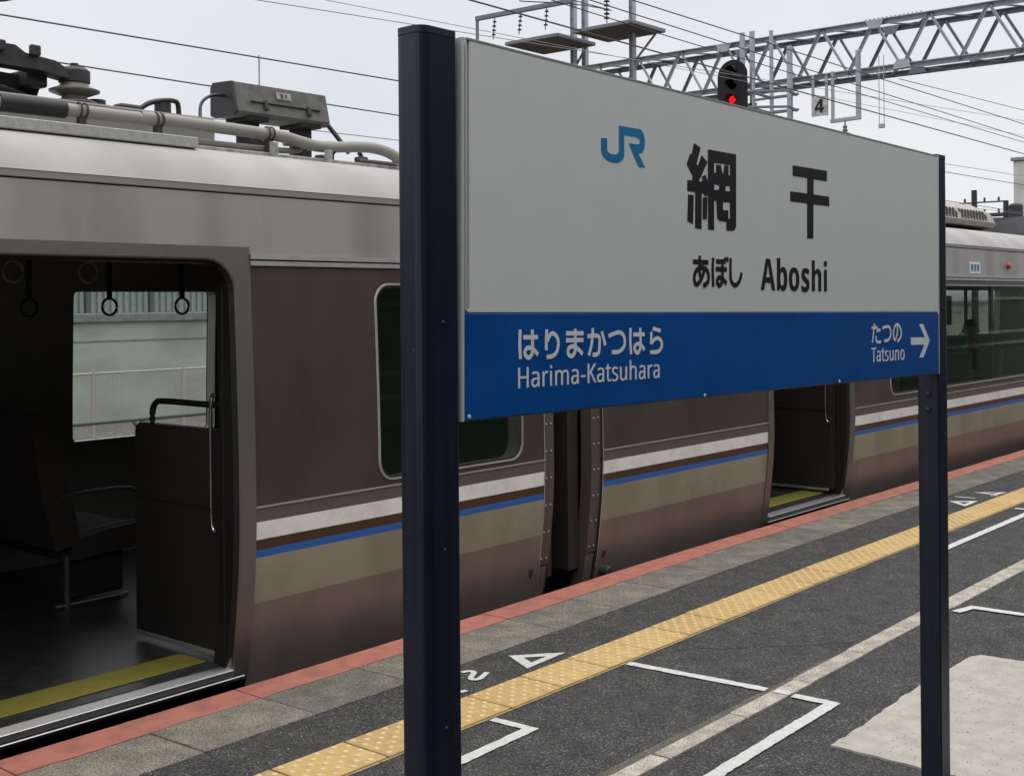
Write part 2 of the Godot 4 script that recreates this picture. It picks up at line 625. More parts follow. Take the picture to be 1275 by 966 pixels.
	var xo := f0 + (0.10 if dir < 0 else 0.0)
	for i in 24:
		var y0 := lerpf(-0.3, 2.17, i / 24.0)
		var y1 := lerpf(-0.3, 2.17, (i + 1) / 24.0)
		quad(fs, Vector3(xo, y0, skin_z(y0, true, 0.012)), Vector3(xo, y1, skin_z(y1, true, 0.012)), Vector3(xo, y1, skin_z(y1, true, 0.09)), Vector3(xo, y0, skin_z(y0, true, 0.09)), Vector3(-dir, 0, 0))
	var flp := on(root, "corner_flange", fs, M["flange"])
	var bs := st()
	lathe(bs, Vector3.ZERO, [Vector2(0.0085, -0.002), Vector2(0.0085, 0.003), Vector2(0.005, 0.006), Vector2(0.0, 0.007)], 8, Basis(Vector3.RIGHT, Vector3(0, 0, 1), Vector3(0, -1, 0)))
	var bolt_mesh := done(bs)
	for i in 13:
		for c in [0.026, 0.072]:
			var by: float = 0.14 + i * 0.158
			put(flp, "bolt", bolt_mesh, M["bolt_grey"], Vector3(f0 + c, by, skin_z(by, true, 0.012)))
	# bright bead where the side sheet ends
	var eb2 := st()
	sheet(eb2, minf(xe, xe + dir * 0.008), maxf(xe, xe + dir * 0.008), 0.0, 2.13, [], true, -0.002)
	on(root, "edge_bead", eb2, M["bead"])
	var fk := st()
	sheet(fk, f0, f0 + 0.085, -0.26, 0.094, [], true, 0.014)
	on(root, "flange_skirt", fk, M["copper"])
	for hz in [SIDE - 0.34, 2 * MID - SIDE + 0.34]:
		var hd := st()
		box(hd, Vector3(xe - dir * 0.15, 1.05, hz), Vector3(0.10, 2.1, 0.46), 0.01)
		on(root, "end_hood", hd, M["end_dark"])
	# warning triangle low on the side by the coupled end
	var wt := st()
	var cx: float = X.call(0.075)
	var cz := skin_z(0.075, true, -0.002)
	var tp := PackedVector2Array([Vector2(cx - 0.034, 0.10), Vector2(cx + 0.034, 0.10), Vector2(cx, 0.045)])
	prism(wt, tp, cz - 0.008, cz - 0.001)
	var wtp := on(root, "warning_mark", wt, M["mark_red"])
	var wt2 := st()
	prism(wt2, PackedVector2Array([Vector2(cx - 0.024, 0.094), Vector2(cx + 0.024, 0.094), Vector2(cx, 0.056)]), cz - 0.006, cz + 0.001)
	on(wtp, "dark_centre", wt2, M["mark_dark"])
	return root

func pane(s: SurfaceTool, p: PackedVector2Array, near: bool, inset: float) -> void:
	var idx := Geometry2D.triangulate_polygon(p)
	var lo := 9.0
	var hi := -9.0
	for q in p:
		lo = minf(lo, q.y)
		hi = maxf(hi, q.y)
	var z0 := skin_z(lo, near, inset)
	var z1 := skin_z(hi, near, inset)
	for i in range(0, idx.size(), 3):
		var v: Array[Vector3] = []
		for k in 3:
			var q := p[idx[i + k]]
			v.append(Vector3(q.x, q.y, lerpf(z0, z1, (q.y - lo) / (hi - lo))))
		tri(s, v[0], v[1], v[2], Vector3(0, 0, 1.0 if near else -1.0))

func on_at(root: Node3D, called: String, mesh: Mesh, m: Material, at: Vector3, b := Basis.IDENTITY) -> MeshInstance3D:
	return put(root, called, mesh, m, at - root.position, b)

func inside_car(root: Node3D, xe: float, dir: float, seats: bool) -> void:
	# draught screens beside the doors with grab rail, pole and kick strip
	for side in ([2.15, 3.53] if dir < 0 else [2.06, 3.46]):
		var xs: float = xe + dir * side
		var sd := -1.0 if (side < 3.0) == (dir < 0) else 1.0
		var s := st()
		var sc := round_rect(-5.34, 0.06, -4.62, 1.075, 0.05, 0.01)
		prism(s, sc, -0.02, 0.02, Transform3D(Basis(Vector3(0, 0, 1), Vector3(0, 1, 0), Vector3(-1, 0, 0)), Vector3(xs, 0, 0)))
		var scr := on(root, "draught_screen", s, M["screen_board"])
		s = st()
		box(s, Vector3(xs + sd * 0.025, 0.72, -4.98), Vector3(0.012, 0.006, 0.70))
		box(s, Vector3(xs + sd * 0.022, 0.36, -4.98), Vector3(0.008, 0.60, 0.70), 0.003)
		on(scr, "lower_board", s, M["screen_low"])
		s = st()
		box(s, Vector3(xs + sd * 0.028, 0.055, -4.99), Vector3(0.012, 0.02, 0.66), 0.002)
		on(scr, "kick_strip", s, M["bright_edge"])
		s = st()
		tube(s, smooth_path([Vector3(xs, 1.05, -5.22), Vector3(xs, 1.13, -5.22), Vector3(xs, 1.175, -5.19), Vector3(xs, 1.185, -5.12), Vector3(xs, 1.185, -4.85), Vector3(xs, 1.185, -4.62)], 6), 0.015, 10)
		on(scr, "grab_rail", s, M["rail_black"])
		s = st()
		tube(s, smooth_path([Vector3(xs + sd * 0.07, 1.24, -4.63), Vector3(xs + sd * 0.07, 1.2, -4.66), Vector3(xs + sd * 0.07, 0.9, -4.665), Vector3(xs + sd * 0.07, 0.66, -4.66), Vector3(xs + sd * 0.07, 0.62, -4.63)], 5), 0.009, 8)
		on(root, "grip_pole", s, M["chrome"])
	var s := st()
	# hand straps on their rails
	for row in [[-6.3, 1.93, 2], [-5.15, 2.03, 2]]:
		s = st()
		tube(s, [Vector3(xe + dir * 1.0, row[1], row[0]), Vector3(xe + dir * 4.2, row[1], row[0])], 0.014, 8)
		for k in 3:
			tube(s, [Vector3(xe + dir * (1.1 + k * 1.5), row[1], row[0]), Vector3(xe + dir * (1.1 + k * 1.5), 2.1, row[0])], 0.011, 6)
		var rl := on(root, "strap_rail", s, M["rail_black"])
		for k in range(0 if row[0] < -6.0 else 2, 7):
			var sx := 0.0
			if row[0] < -6.0:
				sx = xe + dir * (5.65 - 3.947 - 0.974 + 0.487 * k)
			else:
				sx = xe + dir * (5.65 - 3.118 - 0.73 + 0.365 * k)
			var ring_y: float = 1.638 if row[0] < -6.0 else 1.80
			var g := st()
			var loop: Array = []
			for i in 25:
				var a := TAU * i / 24.0
				loop.append(Vector3(sx + sin(a) * 0.047, ring_y + cos(a) * 0.047, row[0]))
			tube(g, loop, 0.0075, 6, false)
			box(g, Vector3(sx, (ring_y + 0.05 + row[1]) * 0.5, row[0]), Vector3(0.032, row[1] - ring_y - 0.045, 0.006))
			on(rl, "hand_strap", g, M["strap"] if row[0] < -6.0 else M["strap_pale"])
	if not seats:
		return
	# cross seats: two-seaters against the far wall
	for x0 in ([xe + dir * 2.12, xe + dir * 5.2] if dir < 0 else [xe + dir * 4.9, xe + dir * 5.85, xe + dir * 6.8, xe + dir * 7.75, xe + dir * 11.4, xe + dir * 12.4, xe + dir * 13.4]):
		seat(root, x0, -7.28, -6.12, -dir)
		if dir > 0:
			seat(root, x0, -5.80, -4.70, -dir)

func seat(root: Node3D, x: float, z0: float, z1: float, face: float) -> void:
	var zm := (z0 + z1) * 0.5
	var w := absf(z1 - z0)
	var s := st()
	var along := Transform3D(Basis(Vector3(face, 0, 0), Vector3(0, 1, 0), Vector3(0, 0, 1)), Vector3(x, 0, 0))
	var back := PackedVector2Array([Vector2(-0.02, 0.34), Vector2(0.12, 0.36), Vector2(0.10, 0.5), Vector2(0.04, 0.75), Vector2(-0.03, 0.98), Vector2(-0.06, 1.06), Vector2(-0.11, 1.08), Vector2(-0.15, 1.05), Vector2(-0.15, 0.98), Vector2(-0.09, 0.6)])
	for h in 2:
		prism(s, back, z0 + w * 0.5 * h + 0.01, z0 + w * 0.5 * (h + 1) - 0.01, along)
	var bk := on(root, "seat_back", s, M["moquette"])
	s = st()
	prism(s, PackedVector2Array([Vector2(0.05, 0.27), Vector2(0.46, 0.29), Vector2(0.52, 0.33), Vector2(0.53, 0.38), Vector2(0.48, 0.42), Vector2(0.3, 0.41), Vector2(0.1, 0.38)]), z0 + 0.01, z1 - 0.02, along)
	on(bk, "seat_cushion", s, M["moquette"])
	s = st()
	tube(s, smooth_path([Vector3(x + face * 0.0, 0.62, z1 - 0.02), Vector3(x + face * 0.15, 0.635, z1), Vector3(x + face * 0.4, 0.63, z1), Vector3(x + face * 0.46, 0.60, z1)], 4), 0.009, 8)
	on(bk, "arm_rest", s, M["arm_dark"])
	s = st()
	tube(s, smooth_path([Vector3(x + face * 0.1, 0.415, z1), Vector3(x + face * 0.3, 0.44, z1 + 0.005), Vector3(x + face * 0.5, 0.44, z1)], 4), 0.005, 6)
	on(bk, "cushion_trim", s, M["arm_dark"])
	s = st()
	tube(s, [Vector3(x + face * 0.05, 0.30, z1 - 0.03), Vector3(x + face * 0.05, 0.02, z1 - 0.03)], 0.017, 8)
	on(bk, "seat_leg", s, M["steel_dull"])
	s = st()
	tube(s, [Vector3(x + face * -0.02, 0.035, z1 - 0.03), Vector3(x + face * 0.42, 0.035, z1 - 0.03)], 0.012, 8)
	on(bk, "floor_runner", s, M["steel_dull"])
	s = st()
	box(s, Vector3(x + face * 0.24, 0.16, z1 - 0.08), Vector3(0.36, 0.22, 0.03), 0.01)
	on(bk, "heater_panel", s, M["screen_low"])

func roof_gear(root: Node3D) -> void:
	var s := st()
	box(s, Vector3(-0.06, 2.392, -4.86), Vector3(7.06, 0.050, 0.14), 0.004)
	on(root, "roof_walkway", s, M["speckled"])
	s = st()
	box(s, Vector3(0.30, 2.50, -5.28), Vector3(7.14, 0.175, 0.16), 0.008)
	on(root, "cable_duct", s, M["gear_grey"])
	s = st()
	box(s, Vector3(4.25, 2.385, -4.93), Vector3(1.45, 0.03, 0.05), 0.004)
	on(root, "roof_strip", s, M["gear_pale"])
	for q in [[4.00, 0.07], [4.36, 0.05]]:
		s = st()
		box(s, Vector3(q[0], 2.40, -4.90), Vector3(0.035, q[1] + 0.04, 0.03), 0.003)
		on(root, "roof_bracket", s, M["gear_pale"])
	# long conduit with its clamps, an elbow and an open end
	s = st()
	tube(s, smooth_path([Vector3(-3.0, 2.50, -4.97), Vector3(2.8, 2.500, -4.97), Vector3(3.3, 2.508, -4.97), Vector3(3.9, 2.504, -4.97), Vector3(4.12, 2.498, -4.97), Vector3(4.22, 2.482, -4.96), Vector3(4.36, 2.468, -4.95), Vector3(4.62, 2.490, -4.95), Vector3(4.71, 2.490, -4.93), Vector3(4.79, 2.472, -4.90), Vector3(4.86, 2.432, -4.87)], 5), 0.030, 14)
	var pipe := on(root, "roof_conduit", s, M["pipe"])
	for x in [2.98, 3.37, 4.02, 4.43]:
		s = st()
		for d in [-0.014, 0.014]:
			var ring: Array = []
			for i in 17:
				var a := TAU * i / 16.0
				ring.append(Vector3(x + d, (2.504 if x < 4.2 else 2.468) + cos(a) * 0.033, -4.965 + sin(a) * 0.033))
			tube(s, ring, 0.0045, 6, false)
		box(s, Vector3(x, 2.435, -4.965), Vector3(0.035, 0.10, 0.03), 0.003)
		on(pipe, "pipe_clamp", s, M["rust"])
	s = st()
	tube(s, [Vector3(2.60, 2.498, -4.97), Vector3(2.66, 2.499, -4.97), Vector3(2.86, 2.500, -4.97), Vector3(2.90, 2.500, -4.97)], 0.039, 14)
	on(pipe, "rubber_sleeve", s, M["black"])
	s = st()
	tube(s, [Vector3(4.855, 2.434, -4.872), Vector3(4.866, 2.427, -4.866)], 0.033, 14)
	on(pipe, "pipe_cap", s, M["bright_edge"])
	s = st()
	tube(s, smooth_path([Vector3(3.6, 2.43, -5.0), Vector3(3.95, 2.43, -5.0), Vector3(4.18, 2.435, -5.0), Vector3(4.25, 2.45, -5.0), Vector3(4.24, 2.475, -5.0), Vector3(4.16, 2.475, -5.02)], 5), 0.016, 10)
	on(root, "thin_conduit", s, M["pipe"])
	# the steel box on two legs with cables at either end
	var bx := 4.54
	s = st()
	var face := PackedVector2Array([Vector2(-5.50, 2.675), Vector2(-5.475, 2.70), Vector2(-5.515, 2.862), Vector2(-5.68, 2.868), Vector2(-5.70, 2.84), Vector2(-5.70, 2.69), Vector2(-5.66, 2.675)])
	prism(s, face, -4.885, -4.225, Transform3D(Basis(Vector3(0, 0, 1), Vector3(0, 1, 0), Vector3(-1, 0, 0)), Vector3.ZERO))
	var eb := on(root, "equipment_box", s, M["box_steel"])
	s = st()
	var bf := PackedVector2Array()
	for p in face:
		bf.append(Vector2(-5.59, 2.77) + (p - Vector2(-5.59, 2.77)) * 1.02)
	prism(s, bf, -4.225, -4.21, Transform3D(Basis(Vector3(0, 0, 1), Vector3(0, 1, 0), Vector3(-1, 0, 0)), Vector3.ZERO))
	on(eb, "end_cover", s, M["rail_black"])
	var tilt := Basis(Vector3.RIGHT, -0.242)
	s = st()
	box(s, Vector3(4.57, 2.762, -5.484), Vector3(0.50, 0.007, 0.012), 0.002, tilt)
	on(eb, "lid_edge", s, M["box_dark"])
	for x in [4.42, 4.73]:
		s = st()
		box(s, Vector3(x, 2.748, -5.478), Vector3(0.026, 0.055, 0.016), 0.003, tilt)
		on(eb, "lid_catch", s, M["box_dark"])
	s = st()
	box(s, Vector3(4.56, 2.815, -5.499), Vector3(0.105, 0.044, 0.006), 0.001, tilt)
	var pl := on(eb, "letter_plate", s, M["gear_pale"])
	var tm := TextMesh.new()
	tm.text = "B F"
	tm.font = face_font("Droid Sans", 700)
	tm.font_size = 32
	tm.pixel_size = 0.0011
	tm.depth = 0.002
	put(eb, "plate_letters", tm, M["box_dark"], Vector3(4.56, 2.813, -5.4945), tilt)
	s = st()
	for x in [4.37, 4.75]:
		s = st()
		box(s, Vector3(x, 2.57, -5.58), Vector3(0.085, 0.22, 0.11), 0.006)
		box(s, Vector3(x, 2.475, -5.58), Vector3(0.14, 0.03, 0.17), 0.005)
		box(s, Vector3(x, 2.668, -5.58), Vector3(0.16, 0.02, 0.19), 0.004)
		on(eb, "mounting_leg", s, M["black_gear"])
	for cb in [[[Vector3(4.225, 2.79, -5.58), Vector3(4.13, 2.78, -5.58), Vector3(4.05, 2.73, -5.56), Vector3(4.01, 2.65, -5.52), Vector3(3.99, 2.56, -5.46)], 0.009], [[Vector3(4.885, 2.745, -5.58), Vector3(4.93, 2.71, -5.56), Vector3(4.97, 2.62, -5.5), Vector3(5.0, 2.53, -5.44)], 0.014], [[Vector3(4.95, 2.52, -5.3), Vector3(5.0, 2.44, -5.28), Vector3(5.1, 2.42, -5.27), Vector3(5.2, 2.47, -5.27), Vector3(5.24, 2.52, -5.28)], 0.014], [[Vector3(4.16, 2.56, -5.3), Vector3(4.20, 2.52, -5.28), Vector3(4.26, 2.49, -5.26)], 0.022]]:
		s = st()
		tube(s, smooth_path(cb[0], 5), cb[1], 8)
		on(eb, "cable", s, M["rail_black"])
	for q in [[4.92, 0.09], [5.06, 0.05], [5.22, 0.10], [4.62, 0.06]]:
		s = st()
		box(s, Vector3(q[0], 2.44, -5.25), Vector3(0.06, q[1], 0.06), 0.006)
		on(root, "roof_fitting", s, M["box_dark"])
	s = st()
	tube(s, [Vector3(4.85, 2.45, -5.2), Vector3(5.5, 2.45, -5.2)], 0.018, 8)
	on(root, "roof_rod", s, M["box_dark"])
	# hose loop over a stub
	s = st()
	tube(s, smooth_path([Vector3(3.40, 2.585, -5.27), Vector3(3.47, 2.60, -5.27), Vector3(3.53, 2.635, -5.27), Vector3(3.60, 2.655, -5.27), Vector3(3.67, 2.662, -5.27), Vector3(3.695, 2.645, -5.27), Vector3(3.70, 2.58, -5.27)], 5), 0.013, 8)
	on(root, "hose_loop", s, M["rail_black"])
	s = st()
	box(s, Vector3(3.62, 2.605, -5.29), Vector3(0.065, 0.09, 0.06), 0.006)
	on(root, "roof_stub", s, M["box_dark"])
	s = st()
	box(s, Vector3(3.40, 2.585, -5.26), Vector3(0.12, 0.05, 0.08), 0.01)
	on(root, "hose_clamp", s, M["box_dark"])
	s = st()
	lathe(s, Vector3(3.36, 2.55, -5.46), [Vector2(0.0, 0.10), Vector2(0.042, 0.10), Vector2(0.046, 0.04), Vector2(0.055, 0.03), Vector2(0.055, 0.0)], 12)
	on(root, "roof_cap", s, M["box_dark"])
	# pantograph foot: ribbed insulators, frame beams
	for q in [[3.235, -5.45], [3.05, -6.5], [1.9, -5.45], [1.9, -6.5]]:
		s = st()
		lathe(s, Vector3(q[0], 2.50, q[1]), [Vector2(0.105, 0.0), Vector2(0.105, 0.075), Vector2(0.09, 0.09), Vector2(0.07, 0.10), Vector2(0.105, 0.118), Vector2(0.105, 0.124), Vector2(0.06, 0.14), Vector2(0.06, 0.15), Vector2(0.118, 0.172), Vector2(0.120, 0.180), Vector2(0.07, 0.20), Vector2(0.066, 0.212)], 18)
		var ins := on(root, "insulator", s, M["porcelain"])
		s = st()
		lathe(s, Vector3(q[0], 2.712, q[1]), [Vector2(0.066, 0.0), Vector2(0.074, 0.005), Vector2(0.074, 0.06), Vector2(0.05, 0.078), Vector2(0.02, 0.08), Vector2(0.02, 0.098), Vector2(0, 0.1)], 16)
		on(ins, "insulator_cap", s, M["box_dark"])
	s = st()
	prism(s, PackedVector2Array([Vector2(1.5, 2.775), Vector2(3.04, 2.745), Vector2(3.18, 2.725), Vector2(3.18, 2.765), Vector2(3.11, 2.80), Vector2(2.96, 2.815), Vector2(2.91, 2.845), Vector2(2.85, 2.845), Vector2(2.81, 2.82), Vector2(2.5, 2.84), Vector2(1.5, 2.87)]), -5.50, -5.40)
	var pf := on(root, "pantograph_frame", s, M["box_dark"])
	for q in [[2.3, 2.79, -6.5, 1.6, 0.09, 0.09], [2.05, 2.80, -5.97, 0.14, 0.10, 1.1], [3.06, 2.72, -5.97, 0.10, 0.08, 1.0]]:
		s = st()
		box(s, Vector3(q[0], q[1], q[2]), Vector3(q[3], q[4], q[5]), 0.008)
		on(pf, "frame_beam", s, M["box_dark"])
	for k in 3:
		s = st()
		box(s, Vector3(2.66 + k * 0.17, 2.83, -5.39), Vector3(0.05, 0.05, 0.03), 0.006)
		on(pf, "frame_lug", s, M["box_dark"])
	s = st()
	prism(s, PackedVector2Array([Vector2(2.0, 2.50), Vector2(2.98, 2.53), Vector2(3.00, 2.60), Vector2(3.10, 2.64), Vector2(3.13, 2.72), Vector2(3.02, 2.74), Vector2(2.0, 2.77)]), -5.85, -5.56)
	var pd := on(root, "pantograph_drive", s, M["black_gear"])
	s = st()
	tube(s, smooth_path([Vector3(2.85, 2.66, -5.55), Vector3(3.0, 2.62, -5.52), Vector3(3.1, 2.58, -5.5), Vector3(3.18, 2.52, -5.45)], 4), 0.035, 8)
	on(pd, "drive_link", s, M["black_gear"])
	s = st()
	tube(s, [Vector3(1.6, 2.9, -5.7), Vector3(2.55, 3.06, -5.85), Vector3(3.05, 3.19, -6.0)], 0.030, 10)
	tube(s, [Vector3(3.05, 3.19, -6.0), Vector3(3.18, 3.215, -6.0), Vector3(3.27, 3.24, -6.0)], 0.035, 8, true, 0.02)
	on(root, "pantograph_arm", s, M["box_dark"])

func face_font(called: String, weight := 400) -> SystemFont:
	var f := SystemFont.new()
	f.font_names = PackedStringArray([called])
	f.font_weight = weight
	return f

# ---------------------------------------------------------------- station sign
var letters: SurfaceTool
var lift := 0.0

func mm(a: Array) -> PackedVector2Array:
	var p := PackedVector2Array()
	for i in range(0, a.size(), 2):
		p.append(Vector2(a[i], a[i + 1]) * 0.0001)
	return p

func ink(a: Array) -> void:
	var p := mm(a)
	lift += 0.00003
	var idx := Geometry2D.triangulate_polygon(p)
	for i in range(0, idx.size(), 3):
		tri(letters, Vector3(p[idx[i]].x, p[idx[i]].y, lift), Vector3(p[idx[i + 1]].x, p[idx[i + 1]].y, lift), Vector3(p[idx[i + 2]].x, p[idx[i + 2]].y, lift), Vector3(0, 0, 1))

func pen(a: Array, w: float) -> void:
	var raw := mm(a)
	var pts: Array = []
	for p in raw:
		pts.append(p)
	var sm: Array = smooth_path(pts, 6) if pts.size() > 2 else pts
	lift += 0.00004
	var l: Array = []
	var r: Array = []
	for i in sm.size():
		var t: Vector2 = (sm[mini(i + 1, sm.size() - 1)] - sm[maxi(i - 1, 0)]).normalized()
		var n := Vector2(-t.y, t.x) * w * 0.5
		l.append(sm[i] + n)
		r.append(sm[i] - n)
	for i in sm.size() - 1:
		lift += 0.000003
		quad(letters, Vector3(l[i].x, l[i].y, lift), Vector3(l[i + 1].x, l[i + 1].y, lift + 0.000003), Vector3(r[i + 1].x, r[i + 1].y, lift + 0.000003), Vector3(r[i].x, r[i].y, lift), Vector3(0, 0, 1))

func begin_letters() -> void:
	letters = st()
	lift = 0.0

func end_letters(panel: Node3D, called: String, m: Material, z: float) -> void:
	put(panel, called, done(letters), m, Vector3(0, 0, z))

func word(panel: Node3D, text: String, x0: float, x1: float, base: float, cap: float, weight: int, m: Material, z: float) -> void:
	var t := TextMesh.new()
	t.text = text
	t.font = face_font("Droid Sans", weight)
	t.font_size = 64
	t.pixel_size = 0.001
	t.depth = 0.0006
	t.horizontal_alignment = HORIZONTAL_ALIGNMENT_LEFT
	t.vertical_alignment = VERTICAL_ALIGNMENT_BOTTOM
	var b := t.get_aabb()
	var probe := TextMesh.new()
	probe.text = text[0]
	probe.font = t.font
	probe.font_size = 64
	probe.pixel_size = 0.001
	probe.vertical_alignment = VERTICAL_ALIGNMENT_BOTTOM
	probe.horizontal_alignment = HORIZONTAL_ALIGNMENT_LEFT
	var c := probe.get_aabb()
	var sx := (x1 - x0) / b.size.x
	var sy := cap / c.size.y
	put(panel, "lettering", t, m, Vector3(x0 - b.position.x * sx, base - c.position.y * sy, z), Basis.from_scale(Vector3(sx, sy, 1.0)))

func station_sign() -> void:
	var root := thing("station_sign", "white and blue station name board between two navy posts", "station sign", Vector3(2.2155, 0, -1.2))
	var W := 1.797
	var H := 0.552
	for e in [[1.2745, 2.035, true], [3.1435, 2.014, false]]:
		var s := st()
		var left: bool = e[2]
		# rounded on the outer side
		var o := PackedVector2Array()
		var hw := 0.036 if left else 0.035
		for q in [[-1, -1], [1, -1], [1, 1], [-1, 1]]:
			var outer: bool = (q[0] < 0) == left
			var r := 0.016 if outer else 0.004
			var m := Vector2(q[0] * (hw - r), q[1] * (0.0275 - r))
			for k in 6:
				var a := atan2(q[1], q[0]) - PI / 4 + PI / 2 * k / 5.0
				o.append(m + Vector2(cos(a), sin(a)) * r)
		prism(s, o, 0.0, e[1] - 0.011, Transform3D(Basis(Vector3(1, 0, 0), Vector3(0, 0, -1), Vector3(0, 1, 0)), Vector3(e[0], 0, -1.2265)))
		var post := on(root, "post", s, M["navy"])
		s = st()
		prism(s, grow(o, 0.0003), e[1] - 0.010, e[1], Transform3D(Basis(Vector3(1, 0, 0), Vector3(0, 0, -1), Vector3(0, 1, 0)), Vector3(e[0], 0, -1.2265)))
		on(post, "post_cap", s, M["navy_cap"])
		for y in [1.405, 1.365]:
			s = st()
			var bx: float = e[0] + (hw if left else -hw)
			lathe(s, Vector3(bx, y, -1.226), [Vector2(0.008, 0.0), Vector2(0.008, 0.004), Vector2(0.0, 0.006)], 8, Basis(Vector3(0, 0, 1), Vector3(1 if left else -1, 0, 0), Vector3(0, 1 if left else -1, 0)))
			on(post, "bolt", s, M["navy_cap"])
		for y in [1.62, 1.30, 1.05, 0.8]:
			s = st()
			lathe(s, Vector3(e[0] + 0.004, y, -1.1992), [Vector2(0.004, 0.0), Vector2(0.003, 0.0015), Vector2(0.0, 0.002)], 8, Basis(Vector3(1, 0, 0), Vector3(0, 0, 1), Vector3(0, -1, 0)))
			on(post, "screw", s, M["navy_cap"])
		s = st()
		box(s, Vector3(e[0], 0.006, -1.2265), Vector3(0.16, 0.012, 0.14), 0.003)
		on(post, "base_plate", s, M["navy_cap"])
	# the board, hung a hair out of level
	var b := Basis(Vector3(0, 0, 1), -0.0112)
	var org := Vector3(2.2155, 1.744, -1.197) - b * Vector3(W * 0.5, H * 0.5, 0)
	var s := st()
	box(s, Vector3(W * 0.5, H * 0.5, -0.026), Vector3(W - 0.02, H - 0.006, 0.03), 0.001)
	var panel := on_at(root, "board_core", done(s), M["trim"], org, b)
	s = st()
	for q in [[0.0025, H * 0.5, -0.018, 0.005, H, 0.037], [0.0105, 0.1565 + (H - 0.1565) * 0.5, -0.0155, 0.0035, H - 0.162, 0.030], [W - 0.003, H * 0.5, -0.018, 0.006, H, 0.037]]:
		s = st()
		box(s, Vector3(q[0], q[1], q[2]), Vector3(q[3], q[4], q[5]), 0.001)
		put(panel, "edge_trim", done(s), M["trim"])
	for q in [[H - 0.002, 0.004, 0.037], [0.001, 0.002, 0.034]]:
		s = st()
		box(s, Vector3(W * 0.5, q[0], -0.018), Vector3(W - 0.018, q[1], q[2]), 0.0005)
		put(panel, "frame_rail", done(s), M["trim_dull"])
	s = st()
	box(s, Vector3(W * 0.5 + 0.0045, 0.1565 + (H - 0.1605) * 0.5, -0.0055), Vector3(W - 0.023, H - 0.161, 0.011), 0.0)
	put(panel, "white_face", done(s), M["sign_white"])
	s = st()
	box(s, Vector3(W * 0.5 - 0.0005, 0.002 + 0.0765, -0.0050), Vector3(W - 0.012, 0.153, 0.0115), 0.0006)
	put(panel, "blue_face", done(s), M["sign_blue"])
	s = st()
	lathe(s, Vector3.ZERO, [Vector2(0.0035, 0.0), Vector2(0.003, 0.0015), Vector2(0, 0.002)], 8, Basis(Vector3(1, 0, 0), Vector3(0, 0, 1), Vector3(0, -1, 0)))
	var rivet_mesh := done(s)
	for q in [[0.014, 0.1555], [0.014, 0.004], [W - 0.01, 0.150], [1.22, 0.0015], [0.66, 0.001]]:
		put(panel, "rivet", rivet_mesh, M["trim"], Vector3(q[0], q[1] + 0.003, 0.0005))
	var zt := 0.0004
	begin_letters()
	ink([6249,4634,6480,4570,6339,4253,6239,4148,6000,4228,6106,4417,6171,4427])
	ink([6511,4439,6719,4331,6501,4052,6411,3958,6180,3950,6200,4033,6000,4222,6239,4158,6339,4253,6385,4237])
	ink([6021,3943,6199,3952,6411,3969,6477,3943,6508,3966,6736,3953,6735,3715,6605,3689,6578,3735,6507,3744,6020,3745])
	ink([6517,4045,6646,4091,6736,3964,6736,3943,6579,3926])
	ink([6046,3686,6236,3686,6215,3153,6017,3204])
	ink([6287,3765,6515,3761,6504,3083,6280,3092])
	ink([6546,3661,6711,3689,6693,3278,6544,3259])
	ink([6732,4564,7764,4570,7763,4362,7532,4346,7312,4347,6954,4340,6730,4332])
	ink([6730,4332,6954,4340,6947,3088,6732,3090])
	ink([7532,4346,7763,4362,7757,3188,7701,3126,7617,3106,7396,3102,7397,3265,7464,3326,7526,3329])
	ink([7026,4311,7197,4316,7249,4162,7278,4165,7332,4328,7477,4330,7477,4224,7468,4153,7531,4154,7529,3952,7372,3940,7359,3844,7529,3846,7528,3640,7275,3631,7266,3479,7464,3487,7464,3326,7397,3265,7142,3272,7053,3319,7031,3632,6950,3634,6951,3835,7125,3848,7134,3932,6952,3943,6953,4152,7025,4154])
	end_letters(panel, "kanji_character", M["ink_dark"], zt)
	begin_letters()
	ink([10063,4570,11634,4589,11626,4361,10062,4353])
	ink([9956,4031,11737,4042,11736,3834,9955,3823])
	ink([10709,4385,11005,4390,10983,3106,10699,3099])
	end_letters(panel, "kanji_character", M["ink_dark"], zt)
	begin_letters()
	ink([3381,4420,3553,4431,3552,4235,3578,4207,3640,4185,3729,4183,3818,4194,3869,4220,3887,4258,3888,4680,4520,4688,4586,4663,4633,4610,4661,4527,4661,4420,4636,4353,4575,4285,4462,4272,4669,4048,4470,4041,4164,4417,4462,4421,4500,4446,4506,4495,4481,4524,4425,4539,4046,4539,4044,4190,4017,4135,3944,4086,3836,4050,3728,4044,3604,4055,3490,4086,3420,4140,3391,4199,3381,4259])
	end_letters(panel, "railway_emblem", M["ink_blue"], zt)
	begin_letters()
	pen([6204,2477,6744,2478], 0.0092)
	pen([6441,2596,6430,2456,6427,2335,6451,2232,6516,2156], 0.0092)
	pen([6599,2348,6524,2208,6426,2111,6336,2067,6263,2108,6247,2202,6296,2298,6410,2361,6542,2377,6674,2341,6743,2256,6736,2160,6681,2090,6548,2048], 0.0092)
	end_letters(panel, "kana_character", M["ink_dark"], zt)
	begin_letters()
	pen([6914,2575,6895,2338,6912,2032], 0.0092)
	pen([7014,2506,7363,2512], 0.0092)
	pen([6998,2363,7409,2367], 0.0092)
	pen([7245,2480,7243,2214,7222,2125,7145,2062,7068,2092,7043,2140,7077,2189,7154,2208,7266,2179,7395,2097], 0.0092)
	pen([7320,2588,7358,2517], 0.0092)
	pen([7398,2595,7438,2514], 0.0092)
	end_letters(panel, "kana_character", M["ink_dark"], zt)
	begin_letters()
	pen([7547,2587,7545,2256,7580,2140,7694,2075,7819,2108,7910,2200,7964,2319], 0.0092)
	end_letters(panel, "kana_character", M["ink_dark"], zt)
	var zb := 0.0012
	begin_letters()
